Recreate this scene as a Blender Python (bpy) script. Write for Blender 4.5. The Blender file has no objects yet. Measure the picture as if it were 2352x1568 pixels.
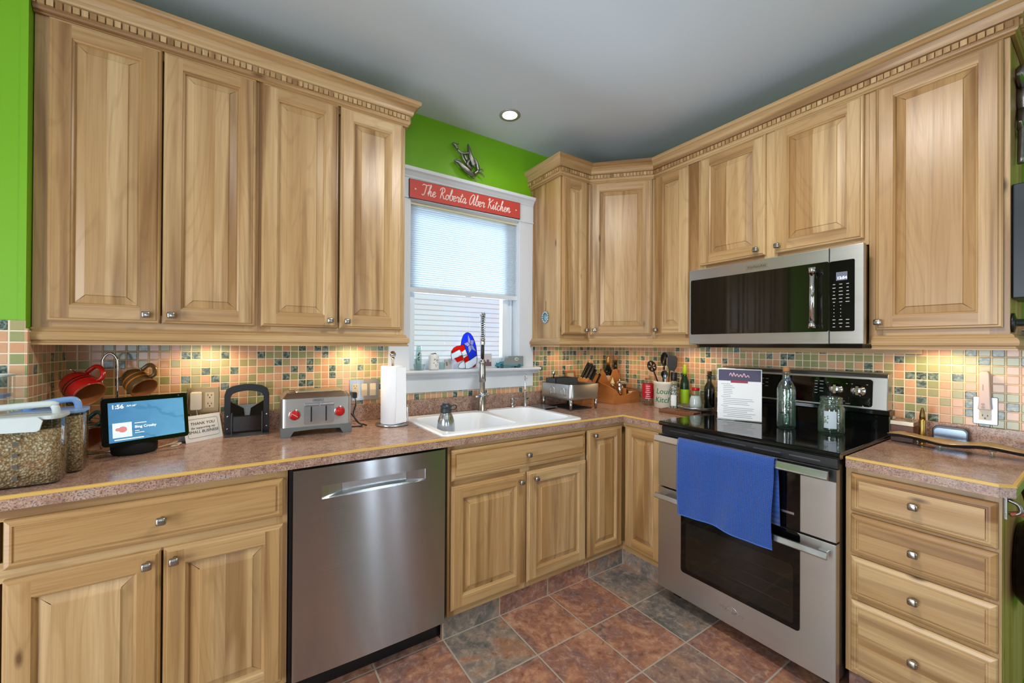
import bpy, bmesh, math, random
from mathutils import Matrix, Vector
random.seed(7)
S = bpy.context.scene
COL = S.collection
PI = math.pi

# ------------------------------------------------------------------ camera
cam_d = bpy.data.cameras.new('camera')
cam = bpy.data.objects.new('camera', cam_d); COL.objects.link(cam)
yaw, pitch, roll = 0.5687, 0.0038, 0.0060
fw = Vector((math.sin(yaw) * math.cos(pitch), math.cos(yaw) * math.cos(pitch), math.sin(pitch)))
rt = Vector((math.cos(yaw), -math.sin(yaw), 0))
upv = rt.cross(fw)
r3 = rt * math.cos(roll) + upv * math.sin(roll)
u3 = upv * math.cos(roll) - rt * math.sin(roll)
mw = Matrix.Identity(4)
for i in range(3):
    mw[i][0] = r3[i]; mw[i][1] = u3[i]; mw[i][2] = -fw[i]
mw.translation = (-2.5554, -2.2372, 1.3233)
cam.matrix_world = mw
cam_d.sensor_width = 36.0
cam_d.lens = 918.37 / 2352 * 36.0
cam_d.shift_x = 33.57 / 2352
cam_d.shift_y = 6.48 / 2352
cam_d.clip_start = 0.02
S.camera = cam

# ------------------------------------------------------------------ view, world, lights
S.view_settings.view_transform = 'Standard'
S.view_settings.look = 'None'
S.view_settings.gamma = 1.0
S.view_settings.use_curve_mapping = False
S.view_settings.exposure = -0.2
S.cycles.use_denoising = True
S.cycles.max_bounces = 10
S.cycles.transparent_max_bounces = 16
S.cycles.sample_clamp_indirect = 6.0

W = bpy.data.worlds.new('daylight'); S.world = W; W.use_nodes = True
wn = W.node_tree.nodes; wn.clear()
wo = wn.new('ShaderNodeOutputWorld'); wb = wn.new('ShaderNodeBackground')
wb.inputs[0].default_value = (0.80, 0.90, 1.0, 1); wb.inputs[1].default_value = 2.0
W.node_tree.links.new(wb.outputs[0], wo.inputs[0])

def lamp(kind, name, loc, energy, color=(1, 1, 1), size=0.1, size_y=None, target=None, spot=None, blend=0.5, spread=None):
    d = bpy.data.lights.new(name, kind); d.energy = energy; d.color = color
    if kind == 'AREA':
        d.size = size
        if size_y: d.shape = 'RECTANGLE'; d.size_y = size_y
        else: d.shape = 'DISK'
        if spread: d.spread = spread
    else:
        d.shadow_soft_size = size
    if spot: d.spot_size = spot; d.spot_blend = blend
    o = bpy.data.objects.new(name, d); COL.objects.link(o); o.location = loc
    if target is not None:
        o.rotation_euler = (Vector(target) - Vector(loc)).to_track_quat('-Z', 'Y').to_euler()
    return o
# glazed door daylight, plus fill lamps added at an unseen window and side doorway
lamp('AREA', 'back_fill_light', (-3.4, -4.95, 1.30), 7, (0.72, 0.87, 1.0), 1.3, 1.3, (-1.5, -1.3, 2.5), spread=1.25)
lamp('AREA', 'glazed_door_daylight', (-.77, -4.87, 1.05), 75, (0.72, 0.86, 1.0), .8, 2.1, (-.77, 0, 1.05))
lamp('AREA', 'side_fill_light', (-4.6, -1.75, 1.1), 80, (0.88, 0.94, 1.0), 1.2, 2.0, (-.6, -1.7, 1.0))
# flush ceiling light in the middle of the kitchen and the recessed cans (one is in view over the sink)
lamp('AREA', 'flush_ceiling_lamp', (-1.62, -1.62, 2.66), 31, (1.0, 0.93, 0.84), 0.34, target=(-1.62, -1.62, 0))
for x, y, e in ((-1.232, -0.288, 3.5), (-1.5, -3.3, 16), (-2.9, -3.0, 12)):
    lamp('SPOT', 'recessed_can_lamp', (x, y, 2.655), e, (1.0, 0.90, 0.76), 0.05, target=(x, y, 0), spot=2.5, blend=0.7)
# under-cabinet puck lights
PUCK = (1.0, 0.70, 0.36)
for x, y, e in ((-2.68, -0.13, 1.5), (-2.06, -0.13, 1.7), (-0.62, -0.16, 0.7), (-0.22, -0.24, 1.0), (-0.16, -0.72, 0.8), (-0.13, -1.83, 1.5)):
    lamp('SPOT', 'under_cabinet_puck', (x, y, 1.352), e * 3.1, PUCK, 0.02, target=(x, y, 0), spot=2.75, blend=0.6)
# daylight reaching the sink window from above, between the houses
lamp('AREA', 'sink_window_daylight', (-1.35, 0.85, 2.3), 13, (0.68, 0.88, 1.0), 1.3, 0.7, (-1.35, 0.0, 1.45))

# daylight thrown up through the open lower half of the sink window by the bright yard and wall outside
lamp('AREA', 'sink_window_bounce_daylight', (-1.37, 1.0, 0.60), 105, (0.74, 0.88, 1.0), 1.5, 0.6, (-1.37, -1.2, 2.6))

# ------------------------------------------------------------------ helpers
def lin(c):
    if isinstance(c, str):
        c = [int(c[i:i + 2], 16) / 255 for i in (0, 2, 4)]
    return tuple((x / 12.92 if x <= 0.04045 else ((x + 0.055) / 1.055) ** 2.4) for x in c)

def frame(P, r, o):
    """local (right, outwards, up) -> world"""
    m = Matrix.Identity(4)
    for i in range(3):
        m[i][0] = r[i]; m[i][1] = o[i]; m[i][2] = (0, 0, 1)[i]; m[i][3] = P[i]
    return m
FA = frame((0, 0, 0), (1, 0, 0), (0, -1, 0))        # wall with the window: u = x, d = -y
FB = frame((0, 0, 0), (0, -1, 0), (-1, 0, 0))       # wall with the stove: u = -y, d = -x
_s = math.sqrt(0.5)
FD = frame((-0.60, -0.308, 0), (_s, -_s, 0), (-_s, -_s, 0))   # diagonal corner face
I4 = Matrix.Identity(4)
def TR(x=0, y=0, z=0, rz=0, rx=0, ry=0):
    return Matrix.Translation((x, y, z)) @ Matrix.Rotation(rz, 4, 'Z') @ Matrix.Rotation(ry, 4, 'Y') @ Matrix.Rotation(rx, 4, 'X')

class MB:
    def __init__(s, M=I4):
        s.M = M; s.V = []; s.F = []; s.UV = []; s.T = []; s.SM = []; s.MI = []
    def v(s, p):
        s.V.append(tuple(s.M @ Vector(p))); return len(s.V) - 1
    def f(s, idx, uv=None, tone=0.5, smooth=False, mi=0):
        s.F.append(tuple(idx)); s.UV.append(uv or [(0, 0)] * len(idx)); s.T.append(tone); s.SM.append(smooth); s.MI.append(mi)
    def quad(s, pts, uv=None, tone=0.5, smooth=False, mi=0):
        s.f([s.v(p) for p in pts], uv, tone, smooth, mi)
    def box(s, a, b, g=None, tone=None, mi=0, taper=None):
        """axis box; g = grain axis (0,1,2) for wood mapping"""
        x0, y0, z0 = a; x1, y1, z1 = b
        P = [(x, y, z) for z in (z0, z1) for y in (y0, y1) for x in (x0, x1)]
        if taper:
            cx, cy = (x0 + x1) / 2, (y0 + y1) / 2
            P = [(cx + (p[0] - cx) * (taper if p[2] == z1 else 1), cy + (p[1] - cy) * (taper if p[2] == z1 else 1), p[2]) for p in P]
        i = [s.v(p) for p in P]
        t = random.random() if tone is None else tone
        ou, ov = random.random() * 9, random.random() * 9
        for q, n in (((0, 2, 3, 1), 2), ((4, 5, 7, 6), 2), ((0, 1, 5, 4), 1), ((2, 6, 7, 3), 1), ((0, 4, 6, 2), 0), ((1, 3, 7, 5), 0)):
            uv = None
            if g is not None:
                ax = [k for k in (0, 1, 2) if k != n]
                if g in ax:
                    o = [k for k in ax if k != g][0]
                    uv = [(P[k][o] + ou + n * .37, P[k][g] + ov) for k in q]
                else:
                    uv = [(P[k][ax[0]] + ou, P[k][ax[1]] * .2 + ov) for k in q]
            s.f([i[k] for k in q], uv, t, False, mi)
    def lathe(s, prof, n=28, cap0=True, cap1=True, smooth=True, mi=0, tone=.5, a0=0, sx=1, sy=1):
        """profile of (r, z) turned about local z"""
        rings = []
        for r, z in prof:
            rings.append([s.v((r * sx * math.cos(a0 + 2 * PI * k / n), r * sy * math.sin(a0 + 2 * PI * k / n), z)) for k in range(n)])
        for a, b in zip(rings, rings[1:]):
            for k in range(n):
                s.f((a[k], a[(k + 1) % n], b[(k + 1) % n], b[k]), None, tone, smooth, mi)
        if cap0: s.f(rings[0][::-1], None, tone, False, mi)
        if cap1: s.f(rings[-1], None, tone, False, mi)
    def tube(s, pts, r, n=8, closed=False, mi=0, tone=.5, flat=1.0):
        P = [Vector(p) for p in pts]; m = len(P)
        if m < 2: return
        rr = r if isinstance(r, (list, tuple)) else [r] * m
        rings = []; prev = None
        for k in range(m):
            if closed: t = P[(k + 1) % m] - P[k - 1]
            else: t = P[min(k + 1, m - 1)] - P[max(k - 1, 0)]
            if t.length < 1e-9: t = Vector((0, 0, 1))
            t.normalize()
            if prev is None:
                a = Vector((0, 0, 1)) if abs(t.z) < .9 else Vector((1, 0, 0))
                nn = (a - t * a.dot(t)).normalized()
            else:
                nn = prev - t * prev.dot(t)
                nn = nn.normalized() if nn.length > 1e-6 else prev
            prev = nn; bb = t.cross(nn)
            rings.append([s.v(P[k] + (nn * math.cos(2 * PI * j / n) * flat + bb * math.sin(2 * PI * j / n)) * rr[k]) for j in range(n)])
        pr = list(zip(rings, rings[1:])) + ([(rings[-1], rings[0])] if closed else [])
        for a, b in pr:
            for j in range(n):
                s.f((a[j], a[(j + 1) % n], b[(j + 1) % n], b[j]), None, tone, True, mi)
        if not closed:
            s.f(rings[0][::-1], None, tone, False, mi); s.f(rings[-1], None, tone, False, mi)
    def prism(s, poly, h0, h1, axis=2, mi=0, tone=.5, g=None):
        """polygon in the two other axes pulled along axis"""
        def P(p, h):
            q = [p[0], p[1]]; q.insert(axis, h); return q
        a = [s.v(P(p, h0)) for p in poly]; b = [s.v(P(p, h1)) for p in poly]
        ou, ov = random.random() * 9, random.random() * 9
        n = len(poly)
        def uvs(q):
            if g is None: return None
            o = [k for k in (0, 1, 2) if k != g]
            return [(w[o[0]] + w[o[1]] + ou, w[g] + ov) for w in q]
        s.f(a[::-1], uvs([P(p, h0) for p in poly][::-1]), tone, False, mi); s.f(b, uvs([P(p, h1) for p in poly]), tone, False, mi)
        for k in range(n):
            k2 = (k + 1) % n
            s.f((a[k], a[k2], b[k2], b[k]), uvs([P(poly[k], h0), P(poly[k2], h0), P(poly[k2], h1), P(poly[k], h1)]), tone, False, mi)
    def rbox(s, x0, x1, y0, y1, z0, z1, r, axis=2, n=5, mi=0, tone=.5):
        """box with rounded corners in the plane across axis"""
        L = [(x0, x1), (y0, y1), (z0, z1)]; h = L.pop(axis)
        s.prism(rrect(L[0][0], L[0][1], L[1][0], L[1][1], r, n), h[0], h[1], axis, mi, tone)
    def sweep(s, path, prof, tones=None, g=True, closed_ends=True):
        """profile (out, z) along a plan polyline; outwards is to the right of travel"""
        n = len(path); P = [Vector(p) for p in path]; nm = []
        for k in range(n - 1):
            t = (P[k + 1] - P[k]).normalized(); nm.append(Vector((t.y, -t.x)))
        mit = []
        for k in range(n):
            if k == 0: mit.append(nm[0])
            elif k == n - 1: mit.append(nm[-1])
            else:
                b = (nm[k - 1] + nm[k]).normalized(); mit.append(b / max(.2, b.dot(nm[k])))
        R = [[s.v((P[k].x + mit[k].x * o, P[k].y + mit[k].y * o, z)) for o, z in prof] for k in range(n)]
        for k in range(n - 1):
            l = (P[k + 1] - P[k]).length; t = random.random() if tones is None else tones
            ou, ov = random.random() * 9, random.random() * 9; c = 0
            for j in range(len(prof) - 1):
                dl = math.dist(prof[j], prof[j + 1])
                s.f((R[k][j], R[k + 1][j], R[k + 1][j + 1], R[k][j + 1]), [(c + ou, ov), (c + ou, l + ov), (c + dl + ou, l + ov), (c + dl + ou, ov)], t)
                c += dl
        if prof[0] == prof[-1]:
            for r in R: s.V[r[-1]] = s.V[r[0]]
        if closed_ends:
            s.f(R[0][::-1], [(o, z) for o, z in prof][::-1]); s.f(R[-1], [(o, z) for o, z in prof])
    def build(s, name, m, parent=None, bevel=0, seg=2, normals=True, local=False):
        me = bpy.data.meshes.new(name)
        off = Vector((0, 0, 0))
        if parent is not None and not local:
            off = WORLD[parent.name]
        V = [tuple(Vector(p) - off) for p in s.V] if parent is not None and not local else s.V
        me.from_pydata(V, [], s.F)
        for mm in (m if isinstance(m, (list, tuple)) else [m]): me.materials.append(mm)
        uv = me.uv_layers.new(name='UVMap')
        flat = []
        for q in s.UV:
            for w in q: flat += [w[0], w[1]]
        uv.data.foreach_set('uv', flat)
        at = me.attributes.new('tone', 'FLOAT', 'FACE'); at.data.foreach_set('value', s.T)
        me.polygons.foreach_set('use_smooth', s.SM); me.polygons.foreach_set('material_index', s.MI)
        if normals:
            b = bmesh.new(); b.from_mesh(me); bmesh.ops.recalc_face_normals(b, faces=b.faces); b.to_mesh(me); b.free()
        me.update()
        o = bpy.data.objects.new(name, me); COL.objects.link(o)
        if parent is not None: o.parent = parent; WORLD[o.name] = WORLD[parent.name]
        else: WORLD[o.name] = Vector((0, 0, 0))
        if bevel:
            md = o.modifiers.new('bevel', 'BEVEL'); md.width = bevel; md.segments = seg; md.limit_method = 'ANGLE'; md.angle_limit = 0.6
        return o
WORLD = {}
def rrect(x0, x1, y0, y1, r, n=5):
    out = []
    for cx, cy, a in ((x1 - r, y1 - r, 0), (x0 + r, y1 - r, PI / 2), (x0 + r, y0 + r, PI), (x1 - r, y0 + r, 1.5 * PI)):
        for k in range(n + 1):
            t = a + PI / 2 * k / n; out.append((cx + r * math.cos(t), cy + r * math.sin(t)))
    return out
def smooth_path(pts, k=6, closed=False):
    P = [Vector(p) for p in pts]; out = []; n = len(P)
    for i in range(n if closed else n - 1):
        if closed: p0, p1, p2, p3 = P[i - 1], P[i], P[(i + 1) % n], P[(i + 2) % n]
        else: p0, p1, p2, p3 = P[max(i - 1, 0)], P[i], P[i + 1], P[min(i + 2, n - 1)]
        for j in range(k):
            t = j / k
            out.append(0.5 * ((2 * p1) + (p2 - p0) * t + (2 * p0 - 5 * p1 + 4 * p2 - p3) * t * t + (3 * p1 - p0 - 3 * p2 + p3) * t ** 3))
    if not closed: out.append(P[-1])
    return out
def tag(o, label=None, cat=None, group=None, kind=None):
    if label: o['label'] = label
    if cat: o['category'] = cat
    if group: o['group'] = group
    if kind: o['kind'] = kind
    return o
def thing(name, label, cat, loc, group=None, rz=None):
    """Empty at the base of a thing. rz None: parts come in world coordinates"""
    o = bpy.data.objects.new(name, None); COL.objects.link(o); o.empty_display_size = 0.05
    o.location = loc; WORLD[o.name] = Vector(loc)
    if rz is not None: o.rotation_euler = (0, 0, rz)
    return tag(o, label, cat, group)
def struct(name, mb, m, **k):
    return tag(mb.build(name, m, **k), kind='structure')
def text_into(mb, s, size, M, mi=0, ext=0.0004, align='CENTER', shear=0.0, bold=0.0):
    """lettering; M maps text x,y,(z out) to world"""
    c = bpy.data.curves.new('lettering', 'FONT'); c.body = s; c.size = size; c.align_x = align; c.align_y = 'CENTER'
    c.extrude = ext; c.shear = shear; c.offset = bold; c.resolution_u = 3
    o = bpy.data.objects.new('lettering', c); COL.objects.link(o)
    me = bpy.data.meshes.new_from_object(o.evaluated_get(bpy.context.evaluated_depsgraph_get()))
    old = mb.M; mb.M = M; base = len(mb.V)
    for vv in me.vertices: mb.v(vv.co)
    for p in me.polygons: mb.f([base + k for k in p.vertices], None, .5, False, mi)
    mb.M = old
    bpy.data.objects.remove(o); bpy.data.curves.remove(c); bpy.data.meshes.remove(me)
def plane_m(P, right, up):
    r = Vector(right).normalized(); u = Vector(up).normalized(); n = r.cross(u)
    m = Matrix.Identity(4)
    for i in range(3):
        m[i][0] = r[i]; m[i][1] = u[i]; m[i][2] = n[i]; m[i][3] = P[i]
    return m

# ------------------------------------------------------------------ materials
class NT:
    def __init__(s, name):
        s.m = bpy.data.materials.new(name); s.m.use_nodes = True; s.t = s.m.node_tree; s.t.nodes.clear()
        s.out = s.t.nodes.new('ShaderNodeOutputMaterial')
    def n(s, typ, **kw):
        nd = s.t.nodes.new('ShaderNode' + typ)
        for k, val in kw.items(): setattr(nd, k, val)
        return nd
    def l(s, a, b): s.t.links.new(a, b)
    def val(s, sock, x):
        if hasattr(x, 'links'): s.l(x, sock)
        else: sock.default_value = x
    def math(s, op, a, b=None, clamp=False):
        nd = s.n('Math', operation=op, use_clamp=clamp); s.val(nd.inputs[0], a)
        if b is not None: s.val(nd.inputs[1], b)
        return nd.outputs[0]
    def mix(s, fac, a, b, mode='MIX'):
        nd = s.n('Mix', data_type='RGBA', blend_type=mode); s.val(nd.inputs[0], fac)
        for sk, x in ((nd.inputs[6], a), (nd.inputs[7], b)):
            if hasattr(x, 'links'): s.l(x, sk)
            else: sk.default_value = (*x[:3], 1)
        return nd.outputs[2]
    def ramp(s, fac, stops, interp='LINEAR'):
        nd = s.n('ValToRGB'); cr = nd.color_ramp; cr.interpolation = interp
        while len(cr.elements) < len(stops): cr.elements.new(0.5)
        for e, (p, c) in zip(cr.elements, stops):
            e.position = p; e.color = (*c[:3], 1) if not isinstance(c, (int, float)) else (c, c, c, 1)
        s.l(fac, nd.inputs[0]); return nd.outputs[0]
    def xyz(s, x, y, z=0.0):
        nd = s.n('CombineXYZ'); s.val(nd.inputs[0], x); s.val(nd.inputs[1], y); s.val(nd.inputs[2], z); return nd.outputs[0]
    def noise(s, vec, scale=1.0, detail=2.0, rough=.5, dist=0.0):
        nd = s.n('TexNoise'); s.l(vec, nd.inputs['Vector']); nd.inputs['Scale'].default_value = scale
        nd.inputs['Detail'].default_value = detail; nd.inputs['Roughness'].default_value = rough; nd.inputs['Distortion'].default_value = dist
        return nd.outputs['Fac']
    def white(s, vec):
        nd = s.n('TexWhiteNoise', noise_dimensions='3D'); s.l(vec, nd.inputs['Vector']); return nd.outputs['Value']
    def coord(s, kind='Object'):
        return s.n('TexCoord').outputs[kind]
    def sep(s, vec):
        nd = s.n('SeparateXYZ'); s.l(vec, nd.inputs[0]); return nd.outputs
    def bump(s, h, strength=.3, dist=.002):
        nd = s.n('Bump'); nd.inputs['Strength'].default_value = strength; nd.inputs['Distance'].default_value = dist; s.l(h, nd.inputs['Height']); return nd.outputs[0]
    def bsdf(s, color, rough=.5, metal=0.0, normal=None, **kw):
        b = s.n('BsdfPrincipled')
        if hasattr(color, 'links'): s.l(color, b.inputs['Base Color'])
        else: b.inputs['Base Color'].default_value = (*color[:3], 1)
        s.val(b.inputs['Roughness'], rough); s.val(b.inputs['Metallic'], metal)
        if normal is not None: s.l(normal, b.inputs['Normal'])
        for k, x in kw.items():
            b.inputs[k.replace('_', ' ')].default_value = x
        s.l(b.outputs[0], s.out.inputs[0]); return b

_cache = {}
def plain(name, color, rough=.5, metal=0.0, var=.06, scale=30, bump=0.0, **kw):
    """one colour with a fine procedural unevenness"""
    if name in _cache: return _cache[name]
    t = NT(name); c = lin(color) if isinstance(color, str) else color
    nz = t.noise(t.coord(), scale, 3)
    col = t.mix(nz, tuple(max(0, x * (1 - var)) for x in c), tuple(min(1, x * (1 + var)) for x in c))
    rg = t.math('ADD', t.math('MULTIPLY', nz, .08), max(0.0, rough - .04))
    nm = t.bump(t.noise(t.coord(), scale * 6, 2), bump, .001) if bump else None
    t.bsdf(col, rg, metal, nm, **kw)
    _cache[name] = t.m; return t.m
def glow(name, color, strength):
    t = NT(name); c = lin(color) if isinstance(color, str) else color
    b = t.bsdf(c, .4); b.inputs['Emission Color'].default_value = (*c, 1); b.inputs['Emission Strength'].default_value = strength
    return t.m
def glass(name, color, rough=0.02, tint=1.0, ior=1.45):
    t = NT(name)
    b = t.bsdf(lin(color), rough, 0.0); b.inputs['Transmission Weight'].default_value = 1.0; b.inputs['IOR'].default_value = ior
    return t.m
def pane(name, color, refl=1.0, rough=0.0):
    """thin sheet: see-through with a mirror-like sheen"""
    t = NT(name); tr = t.n('BsdfTransparent'); tr.inputs[0].default_value = (*lin(color), 1)
    gl = t.n('BsdfGlossy'); gl.inputs['Roughness'].default_value = rough
    lw = t.n('LayerWeight'); lw.inputs[0].default_value = .5
    f5 = t.math('ADD', t.math('MULTIPLY', t.math('POWER', lw.outputs['Facing'], 3.0), .75), .05)
    mx = t.n('MixShader'); t.l(t.math('MULTIPLY', f5, refl, True), mx.inputs[0]); t.l(tr.outputs[0], mx.inputs[1]); t.l(gl.outputs[0], mx.inputs[2])
    t.l(mx.outputs[0], t.out.inputs[0]); return t.m

def bottle_glass(name, tint, body):
    t = NT(name); tr = t.n('BsdfTransparent'); tr.inputs[0].default_value = (*lin(tint), 1)
    gl = t.n('BsdfGlossy'); gl.inputs['Roughness'].default_value = .02; df = t.n('BsdfTranslucent'); df.inputs[0].default_value = (*lin(body), 1)
    lw = t.n('LayerWeight'); lw.inputs[0].default_value = .5
    nz = t.noise(t.coord(), 45, 2); t.l(t.bump(nz, .6, .004), gl.inputs['Normal'])
    m1 = t.n('MixShader'); t.l(t.math('ADD', t.math('MULTIPLY', t.math('POWER', lw.outputs['Facing'], 2.0), .38), .05), m1.inputs[0]); t.l(tr.outputs[0], m1.inputs[1]); t.l(df.outputs[0], m1.inputs[2])
    m2 = t.n('MixShader'); t.l(t.math('ADD', t.math('MULTIPLY', t.math('POWER', lw.outputs['Facing'], 3.0), .6), .15), m2.inputs[0]); t.l(m1.outputs[0], m2.inputs[1]); t.l(gl.outputs[0], m2.inputs[2])
    t.l(m2.outputs[0], t.out.inputs[0]); return t.m
def wood(name, light, mid, dark, streak=.35, rough=.34, knots=True):
    t = NT(name)
    uv = t.sep(t.coord('UV')); at = t.n('Attribute'); at.attribute_name = 'tone'; tone = at.outputs['Fac']
    sd = t.math('MULTIPLY', tone, 37.0)
    def nz(sx, sy, off, det=3, dist=.6): return t.noise(t.xyz(t.math('MULTIPLY', uv[0], sx), t.math('MULTIPLY', uv[1], sy), t.math('ADD', sd, off)), 1, det, .5, dist)
    figure = nz(6.5, .60, 0.0, 2, .9); broad = nz(8.0, .40, 3.0); heart = nz(9.0, .45, 5.0, 3, 1.2); fine = nz(260.0, 5.0, 0.0, 3, 0); mid_ = nz(60.0, 1.6, 8.0, 3, .5)
    base = t.mix(t.ramp(broad, [(.36, 0.0), (.64, 1.0)]), lin(light), lin(mid))
    base = t.mix(t.math('MULTIPLY', t.ramp(tone, [(.45, 0.0), (1.0, 1.0)]), .85), base, lin(mid))
    base = t.mix(t.math('MULTIPLY', t.ramp(heart, [(.52, 0.0), (.66, 1.0)]), streak), base, lin(dark))
    lines = t.ramp(t.math('SINE', t.math('MULTIPLY', figure, 85.0)), [(.62, 0.0), (.95, 1.0)])
    base = t.mix(t.math('MULTIPLY', lines, .13), base, lin(dark))
    base = t.mix(t.math('MULTIPLY', t.ramp(mid_, [(.30, 1.0), (.48, 0.0)]), .20), base, lin(dark))
    base = t.mix(t.math('MULTIPLY', t.ramp(fine, [(0.35, 1.0), (0.62, 0.0)]), .14), base, lin(dark))
    if knots:
        vo = t.n('TexVoronoi'); t.l(t.xyz(t.math('MULTIPLY', uv[0], 9.0), t.math('MULTIPLY', uv[1], 3.0), sd), vo.inputs['Vector']); vo.inputs['Scale'].default_value = 1.0
        kn = t.math('MULTIPLY', t.ramp(vo.outputs['Distance'], [(0.03, 1.0), (0.10, 0.0)]), t.math('GREATER_THAN', t.sep(vo.outputs['Color'])[0], .70))
        base = t.mix(t.math('MULTIPLY', kn, .8), base, lin('4a2c14'))
    rg = t.math('ADD', t.math('MULTIPLY', fine, .16), rough - .06)
    t.bsdf(base, rg, 0.0, t.bump(fine, .10, .001))
    return t.m
M_wood = wood('hickory', 'c9aa7c', 'a98353', '6c431c', streak=.65, rough=.31)
M_oak = wood('maple_strip', 'd9b66a', 'c99f50', 'a97c35', streak=.15, knots=False)
M_board = wood('cutting_board_wood', '8a5a3a', '6e3f25', '4c2614', knots=False)
M_caddy = wood('pine_caddy', 'c98a4e', 'b5713a', '8a4e22', knots=False)

def green_paint():
    t = NT('lime_green_paint')
    nz = t.noise(t.coord(), 1.3, 3); n2 = t.noise(t.coord(), 260, 2)
    c = t.mix(nz, lin('6aa606'), lin('76b20c'))
    t.bsdf(c, .42, 0.0, t.bump(n2, .12, .001)); return t.m
M_green = green_paint()
M_beige = plain('beige_paint', 'cfc4b0', .6)
M_ceil = plain('ceiling_white', 'c6ced4', .75, var=.02, scale=4)
M_white = plain('white_trim_paint', 'd5dae0', .35, var=.02)
M_vinyl = plain('white_vinyl', 'e4ebf2', .3, var=.02)
M_black = plain('black_plastic', '141416', .35)
M_blackgloss = plain('black_enamel', '08080a', .08, var=.02)
M_dark = plain('dark_grey_plastic', '3c4042', .5)
M_grey = plain('grey_plastic', '6f767a', .5)
M_whitep = plain('white_plastic', 'e6e4e0', .35, var=.02)
M_almond = plain('almond_plastic', 'ddd3bd', .35, var=.02)
M_chrome = plain('polished_chrome', 'd8d8d8', .08, 1.0, var=.02)
M_nickel = plain('satin_nickel', 'a9a6a0', .24, 1.0, var=.05)
M_pewter = plain('pewter', '8d8b88', .34, 1.0, var=.25, scale=60, bump=.5)
M_bronze = plain('dark_metal', '55524e', .4, 1.0, var=.2)
M_brass = plain('brass', 'a98c4c', .3, 1.0)
M_porcelain = plain('white_porcelain', 'eef2f6', .12, var=.01)
M_paper = plain('white_paper', 'eceef0', .7, var=.02)
M_ink = plain('dark_ink', '3a3d42', .7)
M_red = plain('red_plastic', 'b31216', .25)

def steel(name, base, rough=.3, axis='Z', streak=.10, aniso=.7, tang='Z', bmp=.06):
    """brushed stainless: fine lines across the grain, stretched highlights"""
    t = NT(name)
    c = t.sep(t.coord())
    if axis == 'Z':   # lines run horizontally
        vec = t.xyz(t.math('MULTIPLY', c[0], 3.0), t.math('MULTIPLY', c[1], 3.0), t.math('MULTIPLY', c[2], 900.0))
    else:
        vec = t.xyz(t.math('MULTIPLY', c[0], 900.0), t.math('MULTIPLY', c[1], 900.0), t.math('MULTIPLY', c[2], 3.0))
    nz = t.noise(vec, 1, 3, .6)
    b = lin(base)
    col = t.mix(nz, tuple(x * (1 - streak) for x in b), tuple(min(1, x * (1 + streak)) for x in b))
    rg = t.math('ADD', t.math('MULTIPLY', nz, .12), rough - .06)
    bs = t.bsdf(col, rg, 1.0, t.bump(nz, bmp, .0006))
    bs.inputs['Anisotropic'].default_value = aniso; bs.inputs['Anisotropic Rotation'].default_value = .25
    tg = t.n('Tangent', direction_type='RADIAL', axis=tang); t.l(tg.outputs[0], bs.inputs['Tangent'])
    return t.m
M_steel = steel('brushed_stainless', 'b2b4b8', .20, aniso=1.0, bmp=.03)
M_steel_h = steel('appliance_stainless', 'c4c3c0', .34, aniso=.6)
M_steelb = plain('bright_stainless', 'c4c8cc', .22, 1.0, var=.04)

def laminate():
    t = NT('granite_laminate')
    o = t.coord()
    a = t.noise(o, 26, 5, .65, .6); b = t.noise(o, 210, 4, .6); c = t.noise(o, 85, 4, .7, .4)
    col = t.ramp(a, [(0.30, lin('866255')), (0.46, lin('a68472')), (0.58, lin('b39480')), (0.72, lin('a59690'))])
    col = t.mix(t.ramp(b, [(0.47, 0.0), (0.62, 0.85)]), col, lin('54484a'))
    col = t.mix(t.ramp(c, [(0.56, 0.0), (0.70, 0.6)]), col, lin('c9ada0'))
    t.bsdf(col, t.math('ADD', t.math('MULTIPLY', b, .1), .16), 0.0)
    return t.m
M_lam = laminate()

def mosaic(name, ax, ph_u, ph_z, pitch=.0358):
    """glass mosaic; ax: 0 = runs along x, 1 = along y"""
    t = NT(name); c = t.sep(t.n('NewGeometry').outputs['Position'])
    u = t.math('DIVIDE', t.math('SUBTRACT', c[ax], ph_u), pitch); w = t.math('DIVIDE', t.math('SUBTRACT', c[2], ph_z), pitch)
    fu = t.math('FRACT', u); fwn = t.math('FRACT', w)
    cell = t.xyz(t.math('FLOOR', u), t.math('FLOOR', w), float(ax * 17 + 3))
    r1 = t.white(cell); r2 = t.white(t.xyz(t.math('FLOOR', w), t.math('FLOOR', u), 41.0))
    cloud = t.noise(t.xyz(u, w, r1), 2.2, 4, .6, .8)
    peach = t.mix(r2, lin('d29f78'), lin('d9b392'))
    peach = t.mix(t.math('MULTIPLY', cloud, .4), peach, lin('c2835a'))
    olive = t.mix(r2, lin('a39c6c'), lin('86965f'))
    olive = t.mix(t.math('MULTIPLY', cloud, .5), olive, lin('b9ad86'))
    dk = t.mix(t.ramp(cloud, [(0.42, 0.0), (0.72, 1.0)]), t.mix(r2, lin('2c3e38'), lin('4a6255')), lin('a0aca4'))
    col = t.mix(t.math('GREATER_THAN', r1, .52), peach, olive)
    col = t.mix(t.math('GREATER_THAN', r1, .82), col, dk)
    g = .055
    eu = t.math('MINIMUM', fu, t.math('SUBTRACT', 1.0, fu)); ew = t.math('MINIMUM', fwn, t.math('SUBTRACT', 1.0, fwn))
    e = t.math('MINIMUM', eu, ew)
    isg = t.math('LESS_THAN', e, g)
    col = t.mix(isg, col, lin('e6d6bb'))
    h = t.ramp(e, [(g * .7, 0.0), (g * 1.9, 1.0)])
    rg = t.math('ADD', t.math('MULTIPLY', isg, .5), .14)
    t.bsdf(col, rg, 0.0, t.bump(h, .5, .002)); return t.m
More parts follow.
